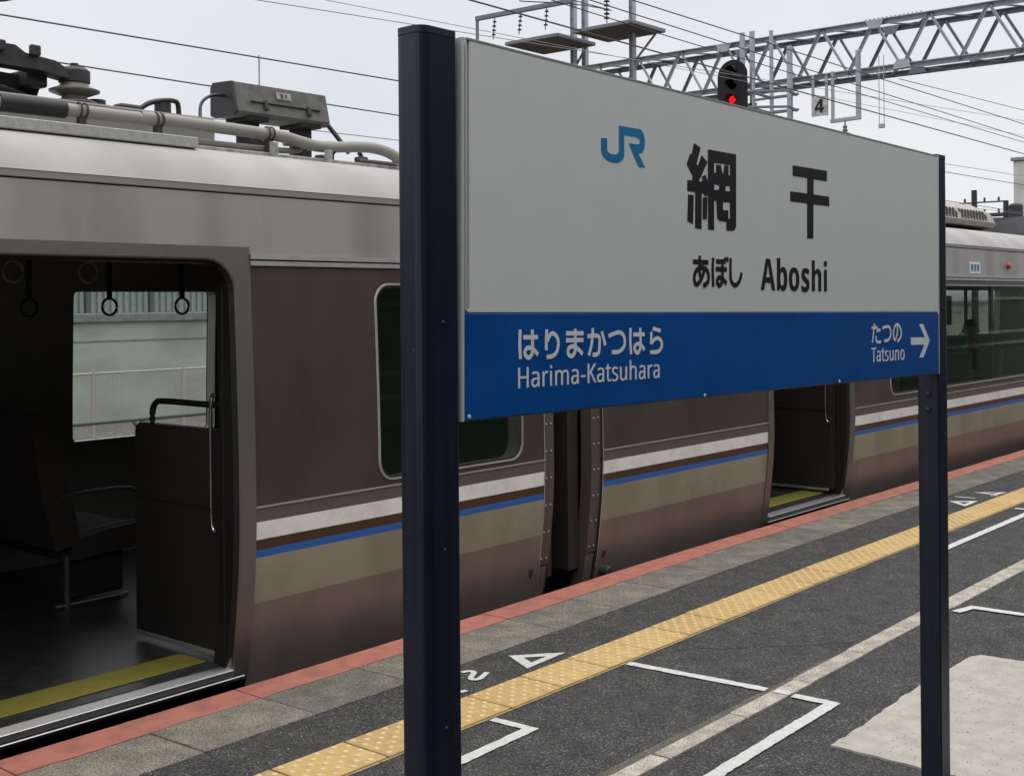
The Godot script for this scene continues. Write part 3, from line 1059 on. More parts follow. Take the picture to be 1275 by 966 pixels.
	pen([1284,1306,1273,1082,1291,860], 0.007)
	pen([1358,1189,1711,1187], 0.007)
	pen([1569,1305,1578,1045,1563,935,1488,878,1409,914,1392,969,1433,1016,1512,1026,1608,994,1708,916], 0.007)
	end_letters(panel, "kana_character", M["ink_white"], zb)
	begin_letters()
	pen([1930,1303,1917,1140,1916,979], 0.007)
	pen([1938,1119,1999,1202,2082,1238,2182,1182,2219,1083,2182,960,2081,890,1924,874], 0.007)
	end_letters(panel, "kana_character", M["ink_white"], zb)
	begin_letters()
	pen([2416,1233,2879,1229], 0.007)
	pen([2416,1123,2875,1123], 0.007)
	pen([2658,1305,2662,1021,2652,948,2608,888,2542,872,2475,905,2470,973,2522,1016,2626,1020,2730,978,2850,898], 0.007)
	end_letters(panel, "kana_character", M["ink_white"], zb)
	begin_letters()
	pen([2985,1178,3219,1187,3307,1153,3314,1051,3300,932,3236,878,3124,880], 0.007)
	pen([3129,1308,3101,1076,3016,867], 0.007)
	pen([3371,1250,3421,1146,3470,1020], 0.007)
	end_letters(panel, "kana_character", M["ink_white"], zb)
	begin_letters()
	pen([3565,1173,3757,1217,3891,1229,3998,1175,4034,1069,3986,971,3851,908,3658,905], 0.007)
	end_letters(panel, "kana_character", M["ink_white"], zb)
	begin_letters()
	pen([4206,1300,4195,1088,4220,857], 0.007)
	pen([4284,1185,4631,1187], 0.007)
	pen([4493,1299,4500,1027,4479,926,4405,877,4332,918,4321,980,4376,1021,4456,1027,4535,992,4620,917], 0.007)
	end_letters(panel, "kana_character", M["ink_white"], zb)
	begin_letters()
	pen([4877,1282,5126,1242], 0.007)
	pen([4834,1227,4823,1011], 0.007)
	pen([4829,1025,4901,1081,5015,1114,5125,1077,5162,990,5118,922,5004,876,4794,877], 0.007)
	end_letters(panel, "kana_character", M["ink_white"], zb)
	begin_letters()
	pen([13861,1201,14180,1203], 0.0068)
	pen([14013,1298,13959,1075,13895,860], 0.0068)
	pen([14123,1115,14223,1143,14345,1142], 0.0068)
	pen([14097,1008,14096,924,14174,870,14365,873], 0.0068)
	end_letters(panel, "kana_character", M["ink_white"], zb)
	begin_letters()
	pen([14453,1184,14651,1217,14821,1212,14917,1128,14923,1022,14825,931,14696,896,14546,892], 0.0068)
	end_letters(panel, "kana_character", M["ink_white"], zb)
	begin_letters()
	pen([15318,1258,15300,1057,15183,904,15101,946,15080,1073,15146,1206,15285,1265,15444,1210,15533,1080,15482,953,15308,858], 0.0068)
	end_letters(panel, "kana_character", M["ink_white"], zb)
	begin_letters()
	ink([16620,1267,16887,1261,17300,852,16878,434,16629,444,16954,754,16108,762,16110,942,16973,935])
	end_letters(panel, "arrow", M["ink_white"], zb)
	word(panel, "Aboshi", 0.8715, 1.1617, 0.2, 0.0622, 700, M["ink_dark"], zt)
	word(panel, "Harima-Katsuhara", 0.1236, 0.5088, 0.0424, 0.0312, 400, M["ink_white"], zb)
	word(panel, "Tatsuno", 1.3839, 1.5727, 0.0416, 0.0325, 400, M["ink_white"], zb)

# ---------------------------------------------------------------- platform
func drift(x: float) -> float:
	# the platform edge leaves the straight a little further along
	return -0.07 * smoothstep(3.5, 7.5, x)

func rough_strip(a: Vector2, b: Vector2, w: float, y: float, seed_: int) -> ArrayMesh:
	var r := RandomNumberGenerator.new()
	r.seed = seed_
	var s := st()
	var d := (b - a).normalized()
	var n := Vector2(-d.y, d.x)
	var k := maxi(2, int(a.distance_to(b) / 0.025))
	var prev: Array = []
	for i in k + 1:
		var p := a.lerp(b, float(i) / k)
		var l := p + n * (w * 0.5 + r.randfn(0, 0.0016))
		var q := p - n * (w * 0.5 + r.randfn(0, 0.0016))
		if prev.size() > 0:
			quad(s, Vector3(prev[0].x, y, prev[0].y), Vector3(l.x, y, l.y), Vector3(q.x, y, q.y), Vector3(prev[1].x, y, prev[1].y), Vector3.UP)
		prev = [l, q]
	return done(s)

func rough_poly(pts: Array, y0: float, y1: float, step: float, jit: float, seed_: int) -> ArrayMesh:
	var r := RandomNumberGenerator.new()
	r.seed = seed_
	var p := PackedVector2Array()
	for i in pts.size():
		var a: Vector2 = pts[i]
		var b: Vector2 = pts[(i + 1) % pts.size()]
		var k := maxi(1, int(a.distance_to(b) / step))
		for j in k:
			p.append(a.lerp(b, float(j) / k) + Vector2(r.randfn(0, jit), r.randfn(0, jit)))
	var s := st()
	prism(s, p, -y1, -y0, Transform3D(Basis(Vector3(1, 0, 0), Vector3(0, 0, 1), Vector3(0, -1, 0)), Vector3.ZERO))
	return done(s)

func platform() -> void:
	var root := setting("platform")
	var s := st()
	box(s, Vector3(12, -0.56, 2.0), Vector3(40, 1.10, 12.46), 0.0)
	put(root, "platform_body", done(s), M["concrete_dark"])
	s = st()
	# the asphalt in one sheet between coping and far edge
	for i in 80:
		var x0 := -8.0 + i * 0.5
		var x1 := x0 + 0.5
		quad(s, Vector3(x0, 0.0, -3.83 + drift(x0)), Vector3(x1, 0.0, -3.83 + drift(x1)), Vector3(x1, 0.0, 8.2), Vector3(x0, 0.0, 8.2), Vector3.UP)
	put(root, "asphalt", done(s), M["asphalt"])
	rng.seed = 11
	# coping stones with the red painted edge
	var tones := [M["coping"], M["coping_b"], M["coping_c"]]
	var reds := [M["red_paint"], M["red_paint_b"]]
	for i in range(-14, 48):
		var x0 := 3.286 + i * 0.5385
		var x1 := x0 + 0.5385 - 0.0065
		var lift_ := rng.randf_range(0.0, 0.003)
		var za := -3.81
		var zb := -4.315
		var c := [Vector2(x0, zb + drift(x0)), Vector2(x1, zb + drift(x1)), Vector2(x1 + 0.02, za + drift(x1)), Vector2(x0 + 0.02, za + drift(x0))]
		var cs := put(root, "coping_stone", slab(c, -0.12, 0.006 + lift_, 0.003), tones[rng.randi() % 3])
		var zr := -4.135
		var jr_ := rng.randfn(0, 0.003)
		var rp := PackedVector2Array()
		var gap := 0.0 if rng.randf() < 0.4 else 0.0072
		rp.append(Vector2(x0 + 0.0005, zb + 0.003 + drift(x0)))
		rp.append(Vector2(x1 - 0.0005 + gap, zb + 0.003 + drift(x1)))
		for k in 13:
			rp.append(Vector2(lerpf(x1 - 0.0005 + gap, x0 + 0.0005, k / 12.0), zr + drift(lerpf(x1, x0, k / 12.0)) + jr_ * sin(k * 0.26) + rng.randfn(0, 0.0022)))
		var ps := st()
		prism(ps, rp, -0.0105 - lift_ * 0.3 - float(i % 2) * 0.0004, -0.0040, Transform3D(Basis(Vector3(1, 0, 0), Vector3(0, 0, 1), Vector3(0, -1, 0)), Vector3.ZERO))
		put(cs, "red_edge_paint", done(ps), reds[rng.randi() % 2])
	# warning tiles with their domes
	var tile := st()
	slab_into(tile, 0.3355, 0.238)
	var tile_mesh := done(tile)
	var dome := st()
	for iz in 7:
		for ix in 8:
			if (ix + iz) % 2 == 0:
				lathe(dome, Vector3(-0.147 + ix * 0.042, 0.008, -0.0975 + iz * 0.0325), [Vector2(0.0130, 0.0), Vector2(0.0112, 0.0036), Vector2(0.0075, 0.0052), Vector2(0.0, 0.0056)], 8)
	var dome_mesh := done(dome)
	var ys := [M["tactile"], M["tactile_b"], M["tactile_c"]]
	for i in range(-20, 58):
		var xc := 3.821 + 0.3455 * i + 0.1935
		var at := Vector3(xc, rng.randf_range(0.0, 0.002), -3.365 + drift(xc) * 0.6)
		var t := put(root, "tactile_tile", tile_mesh, ys[rng.randi() % 3], at, Basis(Vector3.UP, rng.randfn(0, 0.004)))
		put(t, "raised_domes", dome_mesh, M["dome"])
	# thin mortar edge along the tiles
	for q in [[-3.2395, 0.010]]:
		s = st()
		for i in 78:
			var x0 := -2.0 + i * 0.3
			quad(s, Vector3(x0, 0.003, q[0] - q[1] * 0.5 + drift(x0) * 0.6), Vector3(x0 + 0.3, 0.003, q[0] - q[1] * 0.5 + drift(x0 + 0.3) * 0.6), Vector3(x0 + 0.3, 0.003, q[0] + q[1] * 0.5 + drift(x0 + 0.3) * 0.6 + rng.randfn(0, 0.002)), Vector3(x0, 0.003, q[0] + q[1] * 0.5 + drift(x0) * 0.6), Vector3.UP)
		put(root, "mortar_edge", done(s), M["mortar"])
	# pale kerb stones that drain the platform
	for i in range(-13, 36):
		var x0 := 4.336 + i * 0.558
		var z0 := -2.515 - 0.043 * smoothstep(3.6, 6.0, x0)
		var z1 := -2.440 - 0.018 * smoothstep(3.8, 6.0, x0)
		var c := [Vector2(x0, z0), Vector2(x0 + 0.547, z0 - 0.004), Vector2(x0 + 0.549, z1 - 0.002), Vector2(x0 + 0.002, z1)]
		put(root, "kerb_stone", slab(c, -0.05, 0.007 + rng.randf_range(0.0, 0.004), 0.004), [M["kerb"], M["kerb_b"]][rng.randi() % 2])
	# worn seam of the asphalt joint beside the kerb
	s = st()
	for i in 70:
		var x0 := 0.0 + i * 0.25
		quad(s, Vector3(x0, 0.002, -2.565 + rng.randfn(0, 0.004)), Vector3(x0 + 0.25, 0.002, -2.565 + rng.randfn(0, 0.004)), Vector3(x0 + 0.25, 0.002, -2.50), Vector3(x0, 0.002, -2.50), Vector3.UP)
	put(root, "asphalt_seam", done(s), M["asphalt_seam"])
	# painted boarding marks
	var paint: Material = M["road_paint"]
	var line_y := 0.0040
	for q in [
		[Vector2(3.70, -3.225), Vector2(3.71, -3.015), 0.042], [Vector2(3.725, -3.035), Vector2(2.2, -2.985), 0.052],
		[Vector2(4.655, -3.235), Vector2(4.70, -2.56), 0.05], [Vector2(4.698, -2.436), Vector2(4.705, -2.25), 0.052], [Vector2(4.72, -2.263), Vector2(2.4, -2.215), 0.055],
		[Vector2(9.93, -3.235), Vector2(9.95, -2.3), 0.05],
		[Vector2(9.9, -3.085), Vector2(7.7, -3.075), 0.055],
		[Vector2(6.62, -2.40), Vector2(6.66, -1.2), 0.06], [Vector2(6.47, -2.415), Vector2(6.62, -2.38), 0.05],
		[Vector2(6.66, -1.2), Vector2(9.2, -1.2), 0.055]]:
		line_y += 0.0004
		put(root, "painted_line", rough_strip(q[0], q[1], q[2], line_y, int(q[0].x * 100.0)), paint)
	put(root, "painted_line", rough_strip(Vector2(4.69, -2.512), Vector2(4.695, -2.443), 0.05, 0.0125, 5), paint)
	# hollow triangles and figures between coping and tiles
	for q in [[4.411, -3.740, 4.616, -3.565, 4.307, -3.543], [9.973, -3.771, 10.121, -3.588, 9.80, -3.575], [10.549, -3.776, 10.716, -3.553, 10.505, -3.581]]:
		var o := [Vector2(q[0], q[1]), Vector2(q[2], q[3]), Vector2(q[4], q[5])]
		var m: Vector2 = (o[0] + o[1] + o[2]) / 3.0
		s = st()
		for k in 3:
			var a: Vector2 = o[k]
			var b: Vector2 = o[(k + 1) % 3]
			var ai := m + (a - m) * 0.40
			var bi := m + (b - m) * 0.40
			for h in 8:
				var w0 := Vector2(rng.randfn(0, 0.0015), rng.randfn(0, 0.0015))
				var p0 := a.lerp(b, h / 8.0)
				var p1 := a.lerp(b, (h + 1) / 8.0)
				var i0 := ai.lerp(bi, h / 8.0)
				var i1 := ai.lerp(bi, (h + 1) / 8.0)
				quad(s, Vector3(p0.x, 0.0045, p0.y), Vector3(p1.x + w0.x, 0.0045, p1.y + w0.y), Vector3(i1.x, 0.0045, i1.y), Vector3(i0.x, 0.0045, i0.y), Vector3.UP)
		put(root, "painted_triangle", done(s), paint)
	s = st()
	var fig: Array = []
	for p in [Vector2(4.085, -3.735), Vector2(4.118, -3.722), Vector2(4.113, -3.69), Vector2(4.055, -3.655), Vector2(4.035, -3.632), Vector2(4.06, -3.612), Vector2(4.15, -3.645)]:
		fig.append(p)
	var sm := smooth_path(fig, 4)
	for i in sm.size() - 1:
		var d: Vector2 = (sm[i + 1] - sm[i]).normalized()
		var n := Vector2(-d.y, d.x) * 0.013
		var a: Vector2 = sm[i] - d * 0.003
		var b: Vector2 = sm[i + 1] + d * 0.003
		quad(s, Vector3(a.x + n.x, 0.0045 + i * 0.00003, a.y + n.y), Vector3(b.x + n.x, 0.0045 + i * 0.00003, b.y + n.y), Vector3(b.x - n.x, 0.0045 + i * 0.00003, b.y - n.y), Vector3(a.x - n.x, 0.0045 + i * 0.00003, a.y - n.y), Vector3.UP)
	put(root, "painted_figure", done(s), paint)
	put(root, "painted_figure", rough_strip(Vector2(3.74, -3.60), Vector2(3.905, -3.545), 0.026, 0.0045, 3), paint)
	put(root, "painted_figure", rough_strip(Vector2(10.235, -3.82), Vector2(10.25, -3.655), 0.028, 0.0045, 4), paint)
	put(root, "painted_figure", rough_strip(Vector2(10.44, -3.60), Vector2(10.50, -3.56), 0.026, 0.0045, 8), paint)
	# patch of newer concrete
	var pt := [Vector2(4.25, -2.055), Vector2(4.52, -2.052), Vector2(4.83, -2.068), Vector2(5.1, -2.075), Vector2(5.5, -2.067), Vector2(5.70, -2.065), Vector2(5.75, -2.03), Vector2(5.76, -1.98), Vector2(5.80, -1.6), Vector2(5.85, -0.3), Vector2(4.2, -0.3), Vector2(4.245, -1.70)]
	put(root, "concrete_patch", rough_poly(pt, -0.004, 0.009, 0.035, 0.0032, 21), M["patch"])
	# small litter of grit on the asphalt
	s = st()
	rng.seed = 77
	for i in 900:
		var p := Vector3(rng.randf_range(1.6, 9.0), 0.002, rng.randf_range(-3.2, -1.2))
		if rng.randf() < 0.3:
			p.z = rng.randf_range(-3.8, -3.5)
		if absf(p.z + 2.48) < 0.07 or (p.x > 4.1 and p.x < 5.9 and p.z > -2.1):
			continue
		var r := rng.randf_range(0.0012, 0.0032)
		box(s, p, Vector3(r * 2.2, r, r * 1.6), r * 0.25, Basis(Vector3.UP, rng.randf() * TAU))
	var gum := st()
	for i in 70:
		var gp := Vector2(rng.randf_range(1.8, 11.0), rng.randf_range(-3.2, -0.8))
		if absf(gp.y + 2.5) < 0.1 or (gp.x > 4.15 and gp.x < 5.9 and gp.y > -2.12):
			continue
		var gr_ := rng.randf_range(0.006, 0.017)
		var ring: Array = []
		for k in 9:
			ring.append(gp + Vector2.from_angle(TAU * k / 9.0) * gr_ * rng.randf_range(0.7, 1.15) * Vector2(1.2, 0.9))
		for k in 9:
			tri(gum, Vector3(gp.x, 0.0032, gp.y), Vector3(ring[k].x, 0.0022, ring[k].y), Vector3(ring[(k + 1) % 9].x, 0.0022, ring[(k + 1) % 9].y), Vector3.UP)
	put(root, "gum_spots", done(gum), M["gum"]).set_meta("kind", "stuff")
	# a hairline crack wandering across the asphalt
	var crk := st()
	var cp := Vector2(4.95, -3.20)
	for k in 46:
		var cn := cp + Vector2(rng.randf_range(0.004, 0.03), rng.randf_range(0.004, 0.024))
		var cd := (cn - cp).normalized()
		var cw := Vector2(-cd.y, cd.x) * rng.randf_range(0.0012, 0.0030)
		quad(crk, Vector3(cp.x + cw.x, 0.002, cp.y + cw.y), Vector3(cn.x + cw.x, 0.002, cn.y + cw.y), Vector3(cn.x - cw.x, 0.002, cn.y - cw.y), Vector3(cp.x - cw.x, 0.002, cp.y - cw.y), Vector3.UP)
		cp = cn
		if cp.y > -2.6:
			break
	put(root, "crack", done(crk), M["black"])
	var grit := put(root, "grit", done(s), M["grit"])
	grit.set_meta("kind", "stuff")

func slab_into(s: SurfaceTool, w: float, d: float) -> void:
	box(s, Vector3(0, 0.003, 0), Vector3(w, 0.010, d), 0.0022)

# ---------------------------------------------------------------- beyond the train
func beyond() -> void:
	var g := st()
	quad(g, Vector3(-500, -1.12, -600), Vector3(600, -1.12, -600), Vector3(600, -1.12, 500), Vector3(-500, -1.12, 500), Vector3.UP)
	var gr := put(self, "ground", done(g), M["ground"])
	gr.set_meta("kind", "structure")
	g = st()
	for z in [[-4.32, -19.6], [8.3, 12.0]]:
		quad(g, Vector3(-60, -1.10, z[0]), Vector3(150, -1.10, z[0]), Vector3(150, -1.10, z[1]), Vector3(-60, -1.10, z[1]), Vector3.UP)
	var bd := put(self, "track_bed", done(g), M["ballast"])
	bd.set_meta("kind", "structure")
	var rp := PackedVector2Array([Vector2(-0.062, 0.0), Vector2(0.062, 0.0), Vector2(0.062, 0.012), Vector2(0.01, 0.03), Vector2(0.01, 0.115), Vector2(0.033, 0.125), Vector2(0.033, 0.15), Vector2(-0.033, 0.15), Vector2(-0.033, 0.125), Vector2(-0.01, 0.115), Vector2(-0.01, 0.03), Vector2(-0.062, 0.012)])
	var i := 0
	for z in [MID - 0.534, MID + 0.534, -10.47, -11.53]:
		var s := st()
		prism(s, rp, -100.0, 30.0, Transform3D(Basis(Vector3(0, 0, 1), Vector3(0, 1, 0), Vector3(-1, 0, 0)), Vector3.ZERO))
		var r := put(self, numbered("rail"), done(s), M["rail_steel"], Vector3(0, -1.10, z))
		tag(r, ["steel rail under the far side of the train", "steel rail under the platform side of the train", "steel rail of the next track nearer the train", "steel rail of the next track farther from the train"][i], "rail", "rails of the two tracks")
		i += 1
	# retaining wall with a ledge and a ribbed barrier on top
	var wall := thing("retaining_wall", "long pale concrete wall with grey ledge beyond the tracks, seen through the train window", "wall", Vector3(20, -1.12, -26))
	var s := st()
	box(s, Vector3(20, 0.06, -26.2), Vector3(110, 2.36, 0.4), 0.0)
	on(wall, "wall_face", s, M["wall_pale"])
	s = st()
	box(s, Vector3(20, 1.345, -26.15), Vector3(110, 0.21, 0.5), 0.02)
	on(wall, "ledge", s, M["wall_ledge"])
	s = st()
	box(s, Vector3(20, 0.80, -25.995), Vector3(110, 0.03, 0.02), 0.0)
	on(wall, "joint", s, M["wall_ledge"])
	var bar_ := thing("noise_barrier", "ribbed green barrier standing on top of the pale concrete wall", "barrier", Vector3(20, 1.45, -26.2))
	for k in 50:
		s = st()
		var x0 := -20.3 + k * 1.72
		for r in 9:
			box(s, Vector3(x0 + 0.14 + r * 0.18, 2.35, -26.2 + 0.0), Vector3(0.10, 1.8, 0.05), 0.01)
		box(s, Vector3(x0 + 0.86, 2.35, -26.235), Vector3(1.64, 1.8, 0.02))
		on(bar_, "barrier_panel", s, M["barrier_green"])
		s = st()
		box(s, Vector3(x0, 2.35, -26.19), Vector3(0.10, 1.85, 0.14), 0.01)
		on(bar_, "barrier_post", s, M["barrier_dark"])
	# wire fence and guard rail in front of the wall
	var fen := thing("wire_fence", "pale wire mesh fence with thin posts in front of the concrete wall", "fence", Vector3(20, -1.12, -21))
	s = st()
	tube(s, [Vector3(-10, 0.36, -21), Vector3(60, 0.36, -21)], 0.022, 6)
	tube(s, [Vector3(-10, -1.0, -21), Vector3(60, -1.0, -21)], 0.02, 6)
	on(fen, "fence_rail", s, M["fence_pale"])
	for k in 32:
		s = st()
		tube(s, [Vector3(-7.2 + k * 2.0, -1.12, -21), Vector3(-7.2 + k * 2.0, 0.42, -21)], 0.035, 8)
		on(fen, "fence_post", s, M["fence_pale"])
	s = st()
	for k in 500:
		var x := 8.0 + k * 0.06
		box(s, Vector3(x, -0.32, -21.02), Vector3(0.006, 1.34, 0.006))
	for k in 22:
		box(s, Vector3(23.0, -0.96 + k * 0.06, -21.03), Vector3(30, 0.006, 0.006))
	var mesh_ := on(fen, "wire_mesh", s, M["fence_pale"])
	mesh_.set_meta("kind", "stuff")
	var gd := thing("guard_rail", "dark pipe guard rail with forked posts in front of the wire fence", "guard rail", Vector3(20, -1.12, -19))
	s = st()
	tube(s, [Vector3(-10, -0.355, -19), Vector3(60, -0.355, -19)], 0.035, 8)
	tube(s, [Vector3(-10, -0.75, -19), Vector3(60, -0.75, -19)], 0.025, 8)
	on(gd, "pipe_rail", s, M["guard_dark"])
	for k in 24:
		s = st()
		var x := -9.56 + k * 2.75
		tube(s, [Vector3(x, -1.12, -19), Vector3(x, -0.5, -19)], 0.045, 8)
		bar(s, Vector3(x, -0.52, -19), Vector3(x - 0.1, -0.37, -19), 0.05, 0.04)
		bar(s, Vector3(x, -0.52, -19), Vector3(x + 0.1, -0.37, -19), 0.05, 0.04)
		on(gd, "rail_post", s, M["guard_dark"])
	# tall pale building at the right edge with windows on its ends
	var b := thing("apartment_block", "tall pale concrete building at the right edge, beyond the train roof", "building", Vector3(66, -1.12, -15.5))
	s = st()
	box(s, Vector3(66, 3.46, -15.2), Vector3(12, 9.16, 8.6), 0.05)
	on(b, "wall", s, M["building_pale"])
	s = st()
	box(s, Vector3(66, 8.12, -15.2), Vector3(12.2, 0.16, 8.8), 0.02)
	on(b, "roof_edge", s, M["wall_ledge"])
	for k in 6:
		s = st()
		box(s, Vector3(59.97, 1.4 + (k % 3) * 2.5, -17.2 + (k / 3) * 3.2), Vector3(0.08, 1.3, 1.5), 0.02)
		var wn := on(b, "window", s, M["building_frame"])
		s = st()
		box(s, Vector3(59.92, 1.4 + (k % 3) * 2.5, -17.2 + (k / 3) * 3.2), Vector3(0.03, 1.14, 1.34), 0.0)
		on(wn, "window_pane", s, M["dark_glass"])
	# poles
	var up := thing("utility_pole", "black concrete utility pole with cross arms beyond the train roof", "utility pole", Vector3(45, -1.12, -16))
	s = st()
	tube(s, [Vector3(45, -1.12, -16), Vector3(45, 5.5, -16)], 0.14, 10, true, 0.10)
	on(up, "pole", s, M["pole_black"])
	for k in 3:
		s = st()
		var y := 4.2 + k * 0.42
		bar(s, Vector3(44.9, y, -16.5), Vector3(44.9, y, -14.9), 0.05, 0.05)
		for z in [-16.3, -15.6, -15.1]:
			lathe(s, Vector3(44.9, y + 0.03, z), [Vector2(0.03, 0), Vector2(0.05, 0.04), Vector2(0.03, 0.08), Vector2(0.05, 0.11), Vector2(0.0, 0.15)], 8)
		on(up, "cross_arm", s, M["pole_black"])
	var tp := thing("transformer_pole", "utility pole with dark transformer drum beside the pale building", "utility pole", Vector3(52, -1.12, -17.2))
	s = st()
	tube(s, [Vector3(52, -1.12, -17.2), Vector3(52, 5.6, -17.2)], 0.15, 10, true, 0.11)
	on(tp, "pole", s, M["pole_black"])
	s = st()
	lathe(s, Vector3(51.8, 4.55, -16.75), [Vector2(0, 0), Vector2(0.27, 0.0), Vector2(0.28, 0.05), Vector2(0.28, 0.8), Vector2(0.2, 0.88), Vector2(0, 0.9)], 14)
	bar(s, Vector3(51.9, 5.0, -18.6), Vector3(51.9, 5.0, -16.6), 0.08, 0.1)
	on(tp, "transformer", s, M["pole_black"])

# ---------------------------------------------------------------- overhead line
func truss(root: Node3D) -> void:
	var xn := 24.5
	var xf := 25.3
	var yb := 6.36
	var yt := 7.33
	var z0 := -18.2
	var z1 := 9.5
	for q in [["top_chord", xn, yt], ["top_chord", xf, yt], ["bottom_chord", xn, yb], ["bottom_chord", xf, yb]]:
		var s := st()
		angle_bar(s, Vector3(q[1], q[2], z0), Vector3(q[1], q[2], z1), 0.11, 0.014)
		on(root, q[0], s, M["galv"] if q[1] == xn else M["galv_dark"])
	var k := 0
	var z := -17.75
	while z < z1 - 1.2:
		for x in [xn, xf]:
			var s := st()
			angle_bar(s, Vector3(x, yt, z), Vector3(x, yb, z + 0.57), 0.062, 0.008)
			on(root, "diagonal", s, M["galv"] if x == xn else M["galv_dark"])
			s = st()
			angle_bar(s, Vector3(x, yb, z + 0.60), Vector3(x, yt, z + 1.14), 0.062, 0.008)
			on(root, "diagonal", s, M["galv"] if x == xn else M["galv_dark"])
		for y in [yt + 0.01, yb - 0.01]:
			var s := st()
			bar(s, Vector3(xn, y, z + (0.0 if y > 7 else 0.57)), Vector3(xf, y, z + (0.58 if y > 7 else 1.14)), 0.055, 0.02)
			on(root, "lace_bar", s, M["galv_dark"])
			if k % 2 == 0:
				s = st()
				bar(s, Vector3(xf, y, z + (0.60 if y > 7 else 0.0)), Vector3(xn, y, z + (1.15 if y > 7 else 0.55)), 0.055, 0.02)
				on(root, "lace_bar", s, M["galv_dark"])
		z += 1.17
		k += 1
	# splice plates with bolts
	for q in [[-10.7, yt], [-10.13, yb], [-14.25, yt]]:
		for x in [xn - 0.062, xf - 0.062]:
			var s := st()
			var sg := 1.0 if q[1] == yt else -1.0
			var pp := PackedVector2Array([Vector2(-0.2, 0.05 * sg), Vector2(0.2, 0.05 * sg), Vector2(0.11, -0.13 * sg), Vector2(-0.11, -0.13 * sg)])
			prism(s, pp, -0.006, 0.006, Transform3D(Basis(Vector3(0, 0, 1), Vector3(0, 1, 0), Vector3(-1, 0, 0)), Vector3(x, q[1], q[0])))
			on(root, "gusset_plate", s, M["galv"] if x < 25.0 else M["galv_dark"])
	for q in [[-10.35, yt + 0.07], [-10.75, yb - 0.065], [-10.75, yb + 0.05]]:
		var s := st()
		for i in 14:
			s = st()
			box(s, Vector3(xn - 0.03, q[1], q[0] - 0.55 + i * 0.09), Vector3(0.03, 0.035, 0.032), 0.005)
			on(root, "bolt", s, M["galv"])

